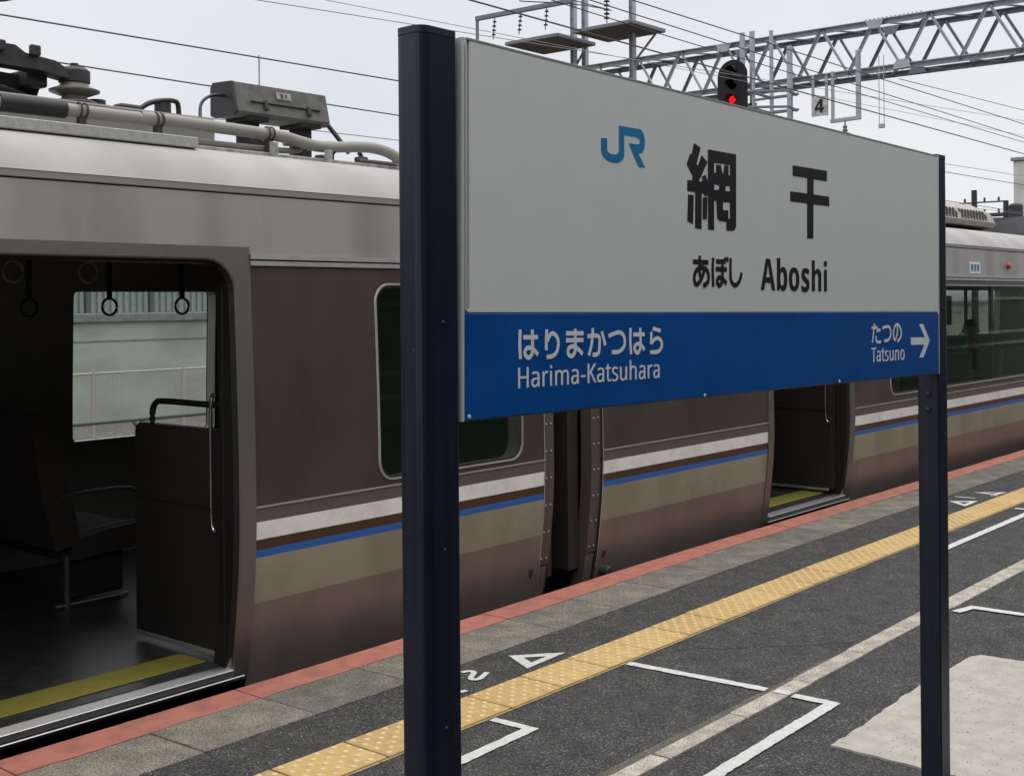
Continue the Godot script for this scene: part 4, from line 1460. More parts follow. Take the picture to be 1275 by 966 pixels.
func overhead() -> void:
	var gan := thing("line_gantry", "long grey steel lattice gantry spanning the tracks behind the sign", "gantry", Vector3(24.9, -1.12, -4.3))
	truss(gan)
	var s := st()
	for q in [[24.55, 9.3], [25.25, 9.3]]:
		angle_bar(s, Vector3(q[0], -1.12, q[1]), Vector3(q[0], 7.4, q[1]), 0.12, 0.014)
		angle_bar(s, Vector3(q[0], -1.12, q[1] - 0.7), Vector3(q[0], 7.4, q[1] - 0.7), 0.12, 0.014)
	for i in 8:
		bar(s, Vector3(24.55, -0.6 + i, 9.3), Vector3(24.55, 0.4 + i, 8.6), 0.05, 0.03)
		bar(s, Vector3(24.55, 0.4 + i, 9.3), Vector3(25.25, -0.6 + i, 9.3), 0.05, 0.03)
	on(gan, "lattice_leg", s, M["galv"])
	# masts on the far side that rise above the beam
	var mi := 0
	for q in [[24.5, -18.5, 9.08, "leftmost slim grey steel mast, carrying the tilted arm over the tracks"], [24.9, -18.45, 11.0, "middle grey steel mast between two work platforms above the sign"], [24.5, -16.75, 11.0, "right grey steel mast passing through the upper work platform"]]:
		var m := thing("steel_mast", q[3], "mast", Vector3(q[0], -1.12, q[1]), "steel masts at the far end of the gantry")
		s = st()
		var hh: float = q[2]
		for f in [-0.055, 0.055]:
			box(s, Vector3(q[0], (hh - 1.12) * 0.5, q[1] + f), Vector3(0.13, hh + 1.12, 0.014), 0.002)
		box(s, Vector3(q[0], (hh - 1.12) * 0.5, q[1]), Vector3(0.012, hh + 1.11, 0.096), 0.0)
		on(m, "column", s, M["galv"])
		for i in 6:
			s = st()
			bar(s, Vector3(q[0] - 0.07, 6.6 + i * 0.4, q[1] - 0.055), Vector3(q[0] - 0.07, 6.6 + i * 0.4, q[1] + 0.055), 0.02, 0.012)
			on(m, "step_iron", s, M["galv_dark"])
		mi += 1
	for q in [["lower slatted work platform above the left part of the sign", 23.2, 24.7, -19.6, -18.0, 7.92], ["upper slatted work platform crossed by the right mast", 23.5, 24.9, -17.75, -16.1, 8.0]]:
		var wp := thing("work_platform", q[0], "work platform", Vector3((q[1] + q[2]) * 0.5, q[5], (q[3] + q[4]) * 0.5), "work platforms on the masts")
		for i in 9:
			s = st()
			var x := lerpf(q[1], q[2], (i + 0.5) / 9.0)
			box(s, Vector3(x, q[5], (q[3] + q[4]) * 0.5), Vector3((q[2] - q[1]) / 9.0 - 0.015, 0.035, q[4] - q[3]), 0.004)
			on(wp, "plank", s, M["plank"])
		s = st()
		for x in [q[1], q[2]]:
			bar(s, Vector3(x, q[5] + 0.01, q[3]), Vector3(x, q[5] + 0.01, q[4]), 0.05, 0.08)
		for z in [q[3], q[4]]:
			bar(s, Vector3(q[1], q[5] + 0.01, z), Vector3(q[2], q[5] + 0.01, z), 0.05, 0.08)
		bar(s, Vector3(q[2] - 0.1, q[5], q[4] - 0.15), Vector3(24.55, q[5] - 0.7, q[4] - 0.65), 0.05, 0.05)
		on(wp, "steel_frame", s, M["galv_dark"])
	var arm := thing("anchor_arm", "dark steel arm with three hanging insulator strings, left above the sign", "anchor arm", Vector3(24.4, 8.4, -20))
	s = st()
	bar(s, Vector3(24.4, 9.05, -21.62), Vector3(24.4, 9.02, -18.45), 0.10, 0.12)
	on(arm, "beam", s, M["galv_dark"])
	s = st()
	bar(s, Vector3(24.4, -1.12, -21.58), Vector3(24.4, 9.0, -21.58), 0.07, 0.07)
	on(arm, "end_post", s, M["galv_dark"])
	for z in [-20.97, -20.1, -19.25]:
		s = st()
		tube(s, [Vector3(24.4, 9.0, z), Vector3(24.38, 8.42, z - 0.05)], 0.012, 6)
		for i in 4:
			lathe(s, Vector3(24.39, 8.86 - i * 0.11, z - 0.012 * i), [Vector2(0.015, 0.05), Vector2(0.05, 0.02), Vector2(0.055, 0.0), Vector2(0.015, -0.01)], 8)
		on(arm, "insulator_string", s, M["box_dark"])
	# signal
	var sg := thing("signal_light", "black oval railway signal showing red, hung from the gantry above the sign", "signal", Vector3(23.9, 5.7, -13.72))
	var oval := PackedVector2Array()
	for i in 32:
		var a := TAU * i / 32.0
		oval.append(Vector2(-13.72 + cos(a) * 0.37, (6.50 if sin(a) > 0 else 5.62) + sin(a) * 0.37))
	var xz := Basis(Vector3(0, 0, 1), Vector3(0, 1, 0), Vector3(-1, 0, 0))
	s = st()
	prism(s, oval, -0.01, 0.01, Transform3D(xz, Vector3(23.9, 0, 0)))
	on(sg, "backboard", s, M["signal_black"])
	s = st()
	box(s, Vector3(24.02, 6.05, -13.72), Vector3(0.2, 1.3, 0.4), 0.02)
	on(sg, "lamp_housing", s, M["signal_black"])
	for i in 4:
		var y := 5.52 + i * 0.28 + (0.10 if i > 1 else 0.0)
		if i == 1:
			y = 6.0
		if i == 2:
			y = 6.33
		if i == 3:
			y = 6.62
		s = st()
		var n := 14
		for k in n:
			var a0 := PI * 0.0 + PI * k / n
			var a1 := PI * 0.0 + PI * (k + 1) / n
			for rr in [0.125, 0.118]:
				quad(s, Vector3(23.89, y + sin(a0) * rr, -13.72 + cos(a0) * rr), Vector3(23.89, y + sin(a1) * rr, -13.72 + cos(a1) * rr), Vector3(23.76, y - 0.01 + sin(a1) * rr, -13.72 + cos(a1) * rr), Vector3(23.76, y - 0.01 + sin(a0) * rr, -13.72 + cos(a0) * rr))
		on(sg, "visor", s, M["signal_black"])
		s = st()
		lathe(s, Vector3(23.885, y, -13.72), [Vector2(0.105 if i != 1 else 0.08, 0.0), Vector2(0.085 if i != 1 else 0.06, 0.02), Vector2(0.0, 0.032)], 16, Basis(Vector3(0, 0, 1), Vector3(-1, 0, 0), Vector3(0, 1, 0)))
		var ln := on(sg, "red_lamp" if i == 1 else "dark_lens", s, M["lamp_red"] if i == 1 else M["lens_dark"])
		if i == 1:
			var o := OmniLight3D.new()
			o.name = "red_lamp_light"
			o.light_color = Color(1, 0.06, 0.04)
			o.light_energy = 0.012
			o.light_size = 0.09
			o.shadow_enabled = true
			o.omni_range = 40
			o.omni_attenuation = 2.0
			ln.add_child(o)
			o.position = Vector3(23.74, y - 0.02, -13.72)
	s = st()
	for z in [-13.64, -13.40]:
		bar(s, Vector3(24.2, 5.2, z), Vector3(24.2, 7.5, z), 0.11, 0.06)
	bar(s, Vector3(24.2, 5.9, -13.7), Vector3(24.2, 5.9, -13.3), 0.06, 0.06)
	on(sg, "hanger", s, M["galv"])
	# inspection cage by the signal
	var cg := thing("inspection_cage", "open steel cage with rungs hanging right of the red signal", "cage", Vector3(24.0, 5.2, -12.7))
	s = st()
	for q in [[24.0, -12.83, 7.4, 0.07], [24.0, -12.40, 7.0, 0.10], [23.2, -12.83, 6.4, 0.04]]:
		s = st()
		bar(s, Vector3(q[0], 4.9, q[1]), Vector3(q[0], q[2], q[1]), q[3], q[3])
		on(cg, "upright", s, M["galv"])
	s = st()
	for y in [5.62, 5.95]:
		bar(s, Vector3(24.0, y, -13.25), Vector3(24.0, y + 0.02, -12.2), 0.05, 0.05)
		bar(s, Vector3(24.0, y, -12.83), Vector3(23.0, y + 0.02, -12.83), 0.05, 0.05)
		bar(s, Vector3(23.0, y + 0.02, -12.83), Vector3(23.4, y, -12.1), 0.05, 0.05)
		bar(s, Vector3(24.0, y, -12.25), Vector3(23.4, y, -12.1), 0.05, 0.05)
	on(cg, "cage_rail", s, M["galv_dark"])
	s = st()
	for i in 4:
		s = st()
		bar(s, Vector3(24.0, 5.1 + i * 0.28, -12.83), Vector3(24.0, 5.1 + i * 0.28, -12.40), 0.03, 0.03)
		on(cg, "rung", s, M["galv_dark"])
	# number plate
	var np := thing("number_plate", "small pale square plate with the black figure 4 under the gantry", "number plate", Vector3(24.42, 5.52, -11.93))
	s = st()
	box(s, Vector3(24.42, 5.725, -11.93), Vector3(0.02, 0.41, 0.36), 0.004)
	on(np, "plate", s, M["plate_white"])
	s = st()
	for z in [-12.09, -11.78]:
		s = st()
		bar(s, Vector3(24.45, 5.52, z), Vector3(24.45, 6.4, z), 0.06, 0.03)
		on(np, "hanger", s, M["galv"])
	var tm := TextMesh.new()
	tm.text = "4"
	tm.font = face_font("Droid Sans", 700)
	tm.font_size = 64
	tm.pixel_size = 0.0062
	tm.depth = 0.01
	on_at(np, "figure", tm, M["ink_dark"], Vector3(24.404, 5.725, -11.93), Basis(Vector3(0, 0, 1), Vector3(0, 1, 0), Vector3(-1, 0, 0)))
	# U-shaped hanger with the insulator under it
	var ub := thing("drop_bracket", "U shaped grey bracket hanging from the gantry with an insulator below", "bracket", Vector3(24.3, 5.1, -11.3))
	s = st()
	bar(s, Vector3(24.3, 5.34, -11.57), Vector3(24.3, 6.4, -11.57), 0.06, 0.06)
	bar(s, Vector3(24.3, 5.34, -11.0), Vector3(24.3, 6.78, -11.0), 0.10, 0.06)
	bar(s, Vector3(24.3, 5.36, -11.62), Vector3(24.3, 5.38, -10.95), 0.07, 0.08)
	for i in 10:
		box(s, Vector3(24.25, 6.42 + i * 0.035, -10.95), Vector3(0.03, 0.016, 0.05))
	on(ub, "hanger_frame", s, M["galv"])
	s = st()
	lathe(s, Vector3(24.3, 5.06, -11.3), [Vector2(0.0, -0.02), Vector2(0.11, 0.0), Vector2(0.11, 0.02), Vector2(0.04, 0.05), Vector2(0.06, 0.09), Vector2(0.03, 0.12), Vector2(0.05, 0.16), Vector2(0.015, 0.2), Vector2(0.015, 0.36)], 12)
	on(ub, "insulator", s, M["galv_dark"])
	# wires: label, two measured points, thickness
	var W := [
		["contact wire over the near train, lowest of the steep wires crossing the signal", Vector3(6.71, 3.83, -6.0), Vector3(17.34, 3.77, -6.0), 0.009],
		["catenary wire passing just above the signal and the gantry", Vector3(10.96, 4.84, -7.5), Vector3(13.69, 4.84, -7.5), 0.009],
		["thin curved feeder wire between the masts and the signal", Vector3(12.66, 5.26, -9.0), Vector3(14.89, 5.14, -9.0), 0.009],
		["upper dark wire of the pair above the left roof", Vector3(5.79, 4.34, -11.0), Vector3(10.97, 4.40, -11.0), 0.011],
		["lower dark wire of the pair behind the roof box", Vector3(5.78, 3.98, -11.0), Vector3(10.96, 3.97, -11.0), 0.010],
		["faint upper wire in the sky left of the sign post", Vector3(8.76, 5.01, -11.0), Vector3(10.97, 5.13, -11.0), 0.007],
		["faint topmost short wire left of the sign post", Vector3(9.76, 5.19, -11.0), Vector3(10.97, 5.23, -11.0), 0.006],
		["faint low wire just above the train roof on the left", Vector3(7.9, 3.63, -11.0), Vector3(10.96, 3.66, -11.0), 0.007],
		["thin wire falling to the right edge below the gantry", Vector3(24.45, 6.10, -10.19), Vector3(32.17, 6.33, -10.19), 0.010],
		["wire that meets the contact wire right of the U bracket", Vector3(18.98, 4.97, -9.0), Vector3(26.01, 4.83, -9.0), 0.010],
		["faint straight wire above the pole at the right edge", Vector3(24.0, 4.35, -9.5), Vector3(34.0, 4.55, -9.5), 0.008]]
	for w in W:
		var a: Vector3 = w[1]
		var b: Vector3 = w[2]
		var d := (b - a) / (b.x - a.x)
		var lo := a - d * (a.x + 22.0)
		var hi := b + d * (70.0 - b.x)
		if w[0].begins_with("thin curved"):
			lo = Vector3(10.9, 5.06, -9.0)
			hi = Vector3(60.0, 4.95, -9.0)
		elif w[0].begins_with("faint"):
			lo = a - d * 12.0
			hi = b + d * (70.0 - b.x)
		elif w[0].begins_with("thin wire"):
			lo = a
			hi = b + d * 60.0
		elif w[0].begins_with("wire that"):
			lo = a - d * 26.0
			hi = b + Vector3(40, 0.0, 0)
		s = st()
		var path: Array = []
		for i in 41:
			path.append((lo).lerp(hi, i / 40.0) if not w[0].begins_with("thin curved") else smooth_path([lo, a, b, hi], 14)[mini(i, 42)])
		var mid: Vector3 = path[20]
		for i in path.size():
			path[i] -= mid
		tube(s, path, w[3] * 0.8, 5)
		tag(put(self, numbered("overhead_wire"), done(s), M["wire_pale"] if w[0].begins_with("faint") else M["wire"], mid), w[0], "wire", "overhead wires")
	s = st()
	tube(s, [Vector3.ZERO, Vector3(0, 0.43, 0)], 0.010, 5)
	tag(put(self, numbered("dropper"), done(s), M["galv"], Vector3(8.78, 3.97, -11.0)), "thin dropper joining the two wires above the roof box", "wire")
	s = st()
	for dz in [-0.05, 0.05]:
		tube(s, [Vector3(0, 0, dz), Vector3(0, 1.35, dz)], 0.008, 5)
	box(s, Vector3(0, -0.04, 0), Vector3(0.06, 0.09, 0.12), 0.01)
	tag(put(self, numbered("dropper"), done(s), M["galv"], Vector3(23.6, 5.1, -10.2)), "pair of thin droppers hanging right of the U bracket to the wires", "wire")
	s = st()
	for i in 5:
		lathe(s, Vector3(0, 0.1 * i, 0), [Vector2(0.02, 0.06), Vector2(0.07, 0.03), Vector2(0.075, 0.01), Vector2(0.02, 0.0)], 10)
	tube(s, [Vector3(0, -0.1, 0), Vector3(0, 2.0, 0)], 0.014, 6)
	tag(put(self, numbered("string_insulator"), done(s), M["box_dark"], Vector3(24.3, 8.38, -17.35)), "dark ribbed insulator hanging between the masts at the top edge", "insulator")

# ---------------------------------------------------------------- people
func capsule_d(p: Vector3, a: Vector3, b: Vector3, ra: float, rb: float) -> float:
	var ab := b - a
	var t := clampf((p - a).dot(ab) / ab.length_squared(), 0, 1)
	return (p - a - ab * t).length() - lerpf(ra, rb, t)

func body_mesh(bones: Array, cell: float, soft: float) -> ArrayMesh:
	var lo := Vector3(99, 99, 99)
	var hi := -lo
	for b in bones:
		for e in [0, 1]:
			var r: float = b[2 + e] + cell * 2.5
			lo = lo.min(b[e] - Vector3(r, r, r))
			hi = hi.max(b[e] + Vector3(r, r, r))
	var n := Vector3i(((hi - lo) / cell).ceil()) + Vector3i.ONE
	var f := PackedFloat32Array()
	f.resize(n.x * n.y * n.z)
	f.fill(1.0)
	for b in bones:
		var r := maxf(b[2], b[3]) + cell * 2.5 + soft
		var l: Vector3 = (b[0].min(b[1]) - Vector3(r, r, r) - lo) / cell
		var h: Vector3 = (b[0].max(b[1]) + Vector3(r, r, r) - lo) / cell
		for z in range(maxi(0, int(l.z)), mini(n.z, int(h.z) + 1)):
			for y in range(maxi(0, int(l.y)), mini(n.y, int(h.y) + 1)):
				for x in range(maxi(0, int(l.x)), mini(n.x, int(h.x) + 1)):
					var d := capsule_d(lo + Vector3(x, y, z) * cell, b[0], b[1], b[2], b[3])
					var i := (z * n.y + y) * n.x + x
					var o := f[i]
					var k := maxf(soft - absf(o - d), 0.0) / soft
					f[i] = minf(o, d) - k * k * soft * 0.25
	var s := st()
	var at := {}
	var verts: Array = []
	for z in n.z - 1:
		for y in n.y - 1:
			for x in n.x - 1:
				var i := (z * n.y + y) * n.x + x
				var v: Array = []
				var neg := 0
				for c in 8:
					var q := f[i + (c & 1) + ((c >> 1) & 1) * n.x + (c >> 2) * n.x * n.y]
					v.append(q)
					if q < 0.0:
						neg += 1
				if neg == 0 or neg == 8:
					continue
				var sum := Vector3.ZERO
				var m := 0
				for e in [[0, 1], [2, 3], [4, 5], [6, 7], [0, 2], [1, 3], [4, 6], [5, 7], [0, 4], [1, 5], [2, 6], [3, 7]]:
					var a: float = v[e[0]]
					var b2: float = v[e[1]]
					if (a < 0.0) != (b2 < 0.0):
						var t := a / (a - b2)
						var pa := Vector3(e[0] & 1, (e[0] >> 1) & 1, e[0] >> 2)
						var pb := Vector3(e[1] & 1, (e[1] >> 1) & 1, e[1] >> 2)
						sum += pa.lerp(pb, t)
						m += 1
				var g := Vector3(v[1] + v[3] + v[5] + v[7] - v[0] - v[2] - v[4] - v[6], v[2] + v[3] + v[6] + v[7] - v[0] - v[1] - v[4] - v[5], v[4] + v[5] + v[6] + v[7] - v[0] - v[1] - v[2] - v[3]).normalized()
				at[i] = verts.size()
				verts.append([lo + (Vector3(x, y, z) + sum / m) * cell, g])
	var stepv := [1, n.x, n.x * n.y]
	for i in at:
		for ax in 3:
			var a: float = f[i]
			var b3: float = f[i + stepv[ax]]
			if (a < 0.0) == (b3 < 0.0):
				continue
			var u: int = stepv[(ax + 1) % 3]
			var w: int = stepv[(ax + 2) % 3]
			if not (at.has(i - u) and at.has(i - w) and at.has(i - u - w)):
				continue
			var q := [at[i], at[i - u], at[i - u - w], at[i - w]]
			var order := [0, 2, 1, 0, 3, 2] if a < 0.0 else [0, 1, 2, 0, 2, 3]
			for k in order:
				s.set_normal(verts[q[k]][1])
				s.add_vertex(verts[q[k]][0])
	return done(s)

func passenger(at: Vector3, turn: float) -> void:
	var root := thing("person", "person in olive yellow jacket sitting behind the right train window", "person", at)
	root.rotation.y = turn
	# seated figure facing local +x, hips at the origin's height 0.45
	var b: Array = []
	for q in [[0.0, 0.48, 0.0, 0.03, 0.72, 0.0, 0.135, 0.145], [0.03, 0.72, 0.0, 0.04, 0.92, 0.0, 0.15, 0.13], [0.04, 0.95, -0.14, 0.04, 0.95, 0.14, 0.075, 0.075], [0.04, 0.96, 0.0, 0.06, 1.10, 0.0, 0.06, 0.055],
		[0.04, 0.96, -0.18, 0.10, 0.70, -0.23, 0.06, 0.048], [0.10, 0.70, -0.23, 0.33, 0.62, -0.14, 0.047, 0.036], [0.04, 0.96, 0.18, 0.10, 0.70, 0.23, 0.06, 0.048], [0.10, 0.70, 0.23, 0.33, 0.62, 0.14, 0.047, 0.036]]:
		b.append([Vector3(q[0], q[1], q[2]), Vector3(q[3], q[4], q[5]), q[6], q[7]])
	var legs: Array = []
	for sd in [-1.0, 1.0]:
		legs.append([Vector3(0.02, 0.50, 0.10 * sd), Vector3(0.45, 0.52, 0.12 * sd), 0.095, 0.065])
		legs.append([Vector3(0.45, 0.52, 0.12 * sd), Vector3(0.42, 0.09, 0.11 * sd), 0.062, 0.042])
		legs.append([Vector3(0.42, 0.06, 0.11 * sd), Vector3(0.58, 0.045, 0.12 * sd), 0.042, 0.036])
	var skin: Array = [[Vector3(0.07, 1.10, 0), Vector3(0.08, 1.15, 0), 0.05, 0.055], [Vector3(0.085, 1.26, 0), Vector3(0.09, 1.24, 0), 0.085, 0.08], [Vector3(0.12, 1.17, 0), Vector3(0.13, 1.19, 0), 0.045, 0.05], [Vector3(0.165, 1.235, 0), Vector3(0.188, 1.215, 0), 0.010, 0.014], [Vector3(0.08, 1.235, -0.086), Vector3(0.08, 1.215, -0.086), 0.018, 0.012], [Vector3(0.08, 1.235, 0.086), Vector3(0.08, 1.215, 0.086), 0.018, 0.012]]
	for sd in [-1.0, 1.0]:
		skin.append([Vector3(0.33, 0.62, 0.14 * sd), Vector3(0.41, 0.60, 0.10 * sd), 0.036, 0.034])
		for k in 4:
			skin.append([Vector3(0.41, 0.61 - k * 0.012, (0.11 - k * 0.008) * sd), Vector3(0.47, 0.585 - k * 0.014, (0.065 - k * 0.012) * sd), 0.0105, 0.009])
		skin.append([Vector3(0.38, 0.63, 0.09 * sd), Vector3(0.42, 0.625, 0.05 * sd), 0.012, 0.010])
	put(root, "body", body_mesh(skin, 0.009, 0.02), M["skin"])
	put(root, "jacket", body_mesh(b, 0.018, 0.06), M["jacket"])
	put(root, "trousers", body_mesh(legs, 0.018, 0.03), M["trousers"])
	put(root, "hair", body_mesh([[Vector3(0.055, 1.285, 0), Vector3(0.085, 1.295, 0), 0.083, 0.080], [Vector3(0.025, 1.25, 0), Vector3(0.03, 1.19, 0), 0.055, 0.045]], 0.011, 0.02), M["hair"])
	var s := st()
	for sd in [-1.0, 1.0]:
		lathe(s, Vector3(0.163, 1.262, 0.03 * sd), [Vector2(0.010, 0.0), Vector2(0.006, 0.005), Vector2(0, 0.006)], 8, Basis(Vector3(0, 0, 1), Vector3(1, 0, 0), Vector3(0, 1, 0)))
	box(s, Vector3(0.168, 1.185, 0), Vector3(0.008, 0.008, 0.045), 0.003)
	put(root, "eyes_and_mouth", done(s), M["hair"])

# ---------------------------------------------------------------- materials
func materials() -> void:
	var asp := mineral(1024, 3, lin(0.062, 0.0595, 0.0555), lin(0.020, 0.0195, 0.0185), lin(0.19, 0.182, 0.17), 0.19, 0.24, 0.34)
	var con := mineral(512, 8, lin(0.245, 0.225, 0.18), lin(0.17, 0.155, 0.125), lin(0.34, 0.32, 0.265), 0.22, 0.35, 0.30)
	var soft := mottle(512, 4, 0.008, 0.86, 1.06, 0.010)
	var streak := mottle(512, 9, 0.02, 0.965, 1.025, 0.006, 3)
	var dirt := mottle(512, 15, 0.012, 0.72, 1.14, 0.045)
	var pits := pitted()
	var fine := mottle(256, 21, 0.02, 0.92, 1.05, 0.025)
	var m := mat("asphalt", Color(1, 1, 1), 0.92, 0.0, asp[0], Vector3.ONE * 0.85, asp[1], 0.5)
	mat("asphalt_seam", lin(0.9, 0.88, 0.85), 0.95, 0.0, con[0], Vector3.ONE * 1.6, con[1], 0.2).albedo_color = lin(0.55, 0.55, 0.55)
	mat("coping", lin(0.88, 0.88, 0.88), 0.95, 0.0, con[0], Vector3.ONE * 1.4, con[1], 0.12)
	mat("coping_b", lin(0.74, 0.75, 0.76), 0.95, 0.0, con[0], Vector3(1.3, 1.3, 1.5), con[1], 0.12)
	mat("coping_c", lin(1.0, 0.98, 0.95), 0.95, 0.0, con[0], Vector3(1.5, 1.3, 1.4), con[1], 0.12)
	mat("kerb", lin(2.2, 2.15, 2.2), 0.95, 0.0, con[0], Vector3.ONE * 2.4, con[1], 0.2)
	mat("kerb_b", lin(1.95, 1.9, 1.95), 0.95, 0.0, con[0], Vector3.ONE * 2.2, con[1], 0.2)
	mat("mortar", lin(0.4, 0.31, 0.17), 0.95, 0.0, dirt, Vector3.ONE * 4.0)
	mat("concrete_dark", lin(0.10, 0.095, 0.085), 0.95, 0.0, dirt, Vector3.ONE * 0.8)
	mat("red_paint", lin(0.43, 0.155, 0.11), 0.8, 0.0, soft, Vector3.ONE * 2.0, con[1], 0.01)
	mat("red_paint_b", lin(0.4, 0.148, 0.106), 0.8, 0.0, soft, Vector3.ONE * 1.7, con[1], 0.01)
	mat("tactile", lin(0.56, 0.37, 0.135), 0.85, 0.0, pits, Vector3.ONE * 3.0)
	mat("tactile_b", lin(0.60, 0.405, 0.158), 0.85, 0.0, pits, Vector3.ONE * 2.4)
	mat("tactile_c", lin(0.52, 0.35, 0.14), 0.85, 0.0, pits, Vector3.ONE * 2.1)
	mat("dome", lin(0.68, 0.5, 0.25), 0.8, 0.0, fine, Vector3.ONE * 5.0)
	mat("road_paint", lin(0.74, 0.73, 0.70), 0.85, 0.0, fine, Vector3.ONE * 4.0, asp[1], 0.25)
	mat("patch", lin(0.46, 0.43, 0.37), 0.97, 0.0, pits, Vector3.ONE * 1.3, con[1], 0.03)
	mat("gum", lin(0.022, 0.021, 0.020), 0.8)
	mat("grit", lin(0.35, 0.33, 0.29), 0.95)
	mat("ground", lin(0.16, 0.155, 0.14), 0.97, 0.0, dirt, Vector3.ONE * 0.35)
	mat("ballast", lin(0.9, 0.85, 0.8), 0.97, 0.0, con[0], Vector3.ONE * 0.4, con[1], 2.0)
	mat("rail_steel", lin(0.16, 0.10, 0.07), 0.5, 0.5)
	# train
	mat("copper", lin(0.245, 0.202, 0.17), 0.36, 0.30, soft, Vector3(0.5, 0.3, 0.5))
	mat("beige", lin(0.35, 0.325, 0.235), 0.38, 0.20, soft, Vector3(0.5, 0.3, 0.5))
	mat("blue_film", lin(0.028, 0.125, 0.42), 0.4, 0.0, fine)
	mat("brown_film", lin(0.075, 0.034, 0.018), 0.4, 0.0, fine)
	mat("white_film", lin(0.86, 0.84, 0.78), 0.4, 0.0, fine)
	mat("belt", lin(0.17, 0.145, 0.13), 0.4, 0.4, streak, Vector3(1.1, 0.10, 1.1))
	mat("brown_band", lin(0.082, 0.06, 0.055), 0.33, 0.1, soft, Vector3(0.5, 0.3, 0.5))
	mat("steel_side", lin(0.43, 0.41, 0.39), 0.40, 0.45, mottle(512, 71, 0.006, 0.86, 1.08, 0.008, 4), Vector3(0.45, 0.07, 0.45))
	mat("bead", lin(0.55, 0.53, 0.51), 0.38, 0.6, fine)
	mat("gutter", lin(0.24, 0.23, 0.215), 0.5, 0.3, streak, Vector3(1.1, 0.10, 1.1))
	mat("roof_paint", lin(0.4, 0.38, 0.365), 0.9, 0.0, soft, Vector3(0.4, 0.4, 0.4))
	mat("bezel", lin(0.21, 0.188, 0.172), 0.38, 0.6, streak, Vector3(1.1, 0.10, 1.1))
	mat("jamb", lin(0.022, 0.02, 0.018), 0.5, 0.4)
	mat("bright_edge", lin(0.72, 0.72, 0.70), 0.3, 0.8)
	mat("sill", lin(0.40, 0.39, 0.38), 0.35, 0.85, streak, Vector3(1.1, 0.10, 1.1))
	mat("floor_yellow", lin(0.24, 0.205, 0.03), 0.7, 0.0, fine, Vector3.ONE * 2.0)
	mat("lining", lin(0.3, 0.285, 0.25), 0.5, 0.0, fine)
	mat("train_floor", lin(0.042, 0.043, 0.041), 0.35, 0.0, dirt, Vector3.ONE * 1.5)
	mat("end_dark", lin(0.04, 0.031, 0.027), 0.6, 0.0, soft)
	mat("flange", lin(0.12, 0.1, 0.09), 0.42, 0.3, streak, Vector3(1.1, 0.10, 1.1))
	mat("bolt_grey", lin(0.30, 0.28, 0.26), 0.45, 0.4)
	mat("black_gear", lin(0.014, 0.014, 0.014), 0.85)
	mat("black", lin(0.012, 0.012, 0.012), 0.6)
	mat("mark_red", lin(0.18, 0.02, 0.018), 0.6)
	mat("mark_dark", lin(0.02, 0.012, 0.011), 0.6)
	mat("screen_board", lin(0.034, 0.025, 0.021), 0.45, 0.0, fine)
	mat("screen_low", lin(0.027, 0.024, 0.021), 0.45, 0.0, fine)
	mat("rail_black", lin(0.014, 0.014, 0.014), 0.45)
	mat("chrome", lin(0.6, 0.6, 0.6), 0.2, 1.0)
	mat("steel_dull", lin(0.22, 0.23, 0.23), 0.35, 0.7)
	mat("arm_dark", lin(0.09, 0.095, 0.09), 0.35, 0.4)
	mat("strap", lin(0.012, 0.012, 0.012), 0.5)
	mat("strap_pale", lin(0.16, 0.14, 0.12), 0.5)
	var mq := mat("moquette", lin(0.045, 0.036, 0.03), 0.9, 0.0, fine, Vector3.ONE * 4.0)
	mq.rim_enabled = true
	mq.rim = 0.3
	glass("tint", lin(0.008, 0.020, 0.012), 0.46)
	glass("tint_far", lin(0.03, 0.16, 0.10), 0.25)
	# roof gear
	mat("speckled", lin(0.46, 0.46, 0.43), 0.9, 0.0, pits, Vector3.ONE * 2.6)
	mat("gear_grey", lin(0.20, 0.19, 0.17), 0.7, 0.0, streak, Vector3(1.1, 0.10, 1.1))
	mat("gear_pale", lin(0.38, 0.37, 0.34), 0.7, 0.0, dirt, Vector3.ONE * 3.0)
	mat("pipe", lin(0.27, 0.255, 0.22), 0.55, 0.0, streak, Vector3(1.1, 0.10, 1.1))
	mat("rust", lin(0.055, 0.035, 0.028), 0.8)
	mat("box_steel", lin(0.135, 0.13, 0.115), 0.6, 0.1, dirt, Vector3.ONE * 2.0)
	mat("box_dark", lin(0.045, 0.043, 0.040), 0.65, 0.1, dirt, Vector3.ONE * 3.0)
	mat("porcelain", lin(0.22, 0.205, 0.18), 0.35, 0.0, dirt, Vector3.ONE * 4.0)
	# sign
	mat("navy", lin(0.0095, 0.0125, 0.025), 0.36, 0.0, chipped(), Vector3(0.8, 0.5, 0.8))
	mat("navy_cap", lin(0.015, 0.018, 0.028), 0.45)
	mat("trim", lin(0.74, 0.74, 0.72), 0.4, 0.3)
	mat("trim_dull", lin(0.30, 0.30, 0.29), 0.6, 0.2)
	mat("sign_white", lin(0.87, 0.885, 0.845), 0.62, 0.0, prism_grain(), Vector3.ONE * 3.2)
	mat("sign_blue", lin(0.0015, 0.092, 0.37), 0.35, 0.0, fine)
	mat("ink_dark", lin(0.01, 0.01, 0.013), 0.5)
	mat("ink_blue", lin(0.006, 0.21, 0.47), 0.45)
	mat("ink_white", lin(0.85, 0.87, 0.88), 0.55)
	# overhead and beyond
	mat("galv", lin(0.41, 0.44, 0.47), 0.6, 0.2, fine)
	mat("galv_dark", lin(0.19, 0.21, 0.235), 0.6, 0.2, fine)
	mat("wire", lin(0.06, 0.06, 0.062), 0.6)
	mat("wire_pale", lin(0.30, 0.30, 0.31), 0.7)
	mat("plank", lin(0.10, 0.078, 0.065), 0.85, 0.0, dirt)
	mat("signal_black", lin(0.007, 0.007, 0.008), 0.8)
	mat("lens_dark", lin(0.012, 0.012, 0.014), 0.3)
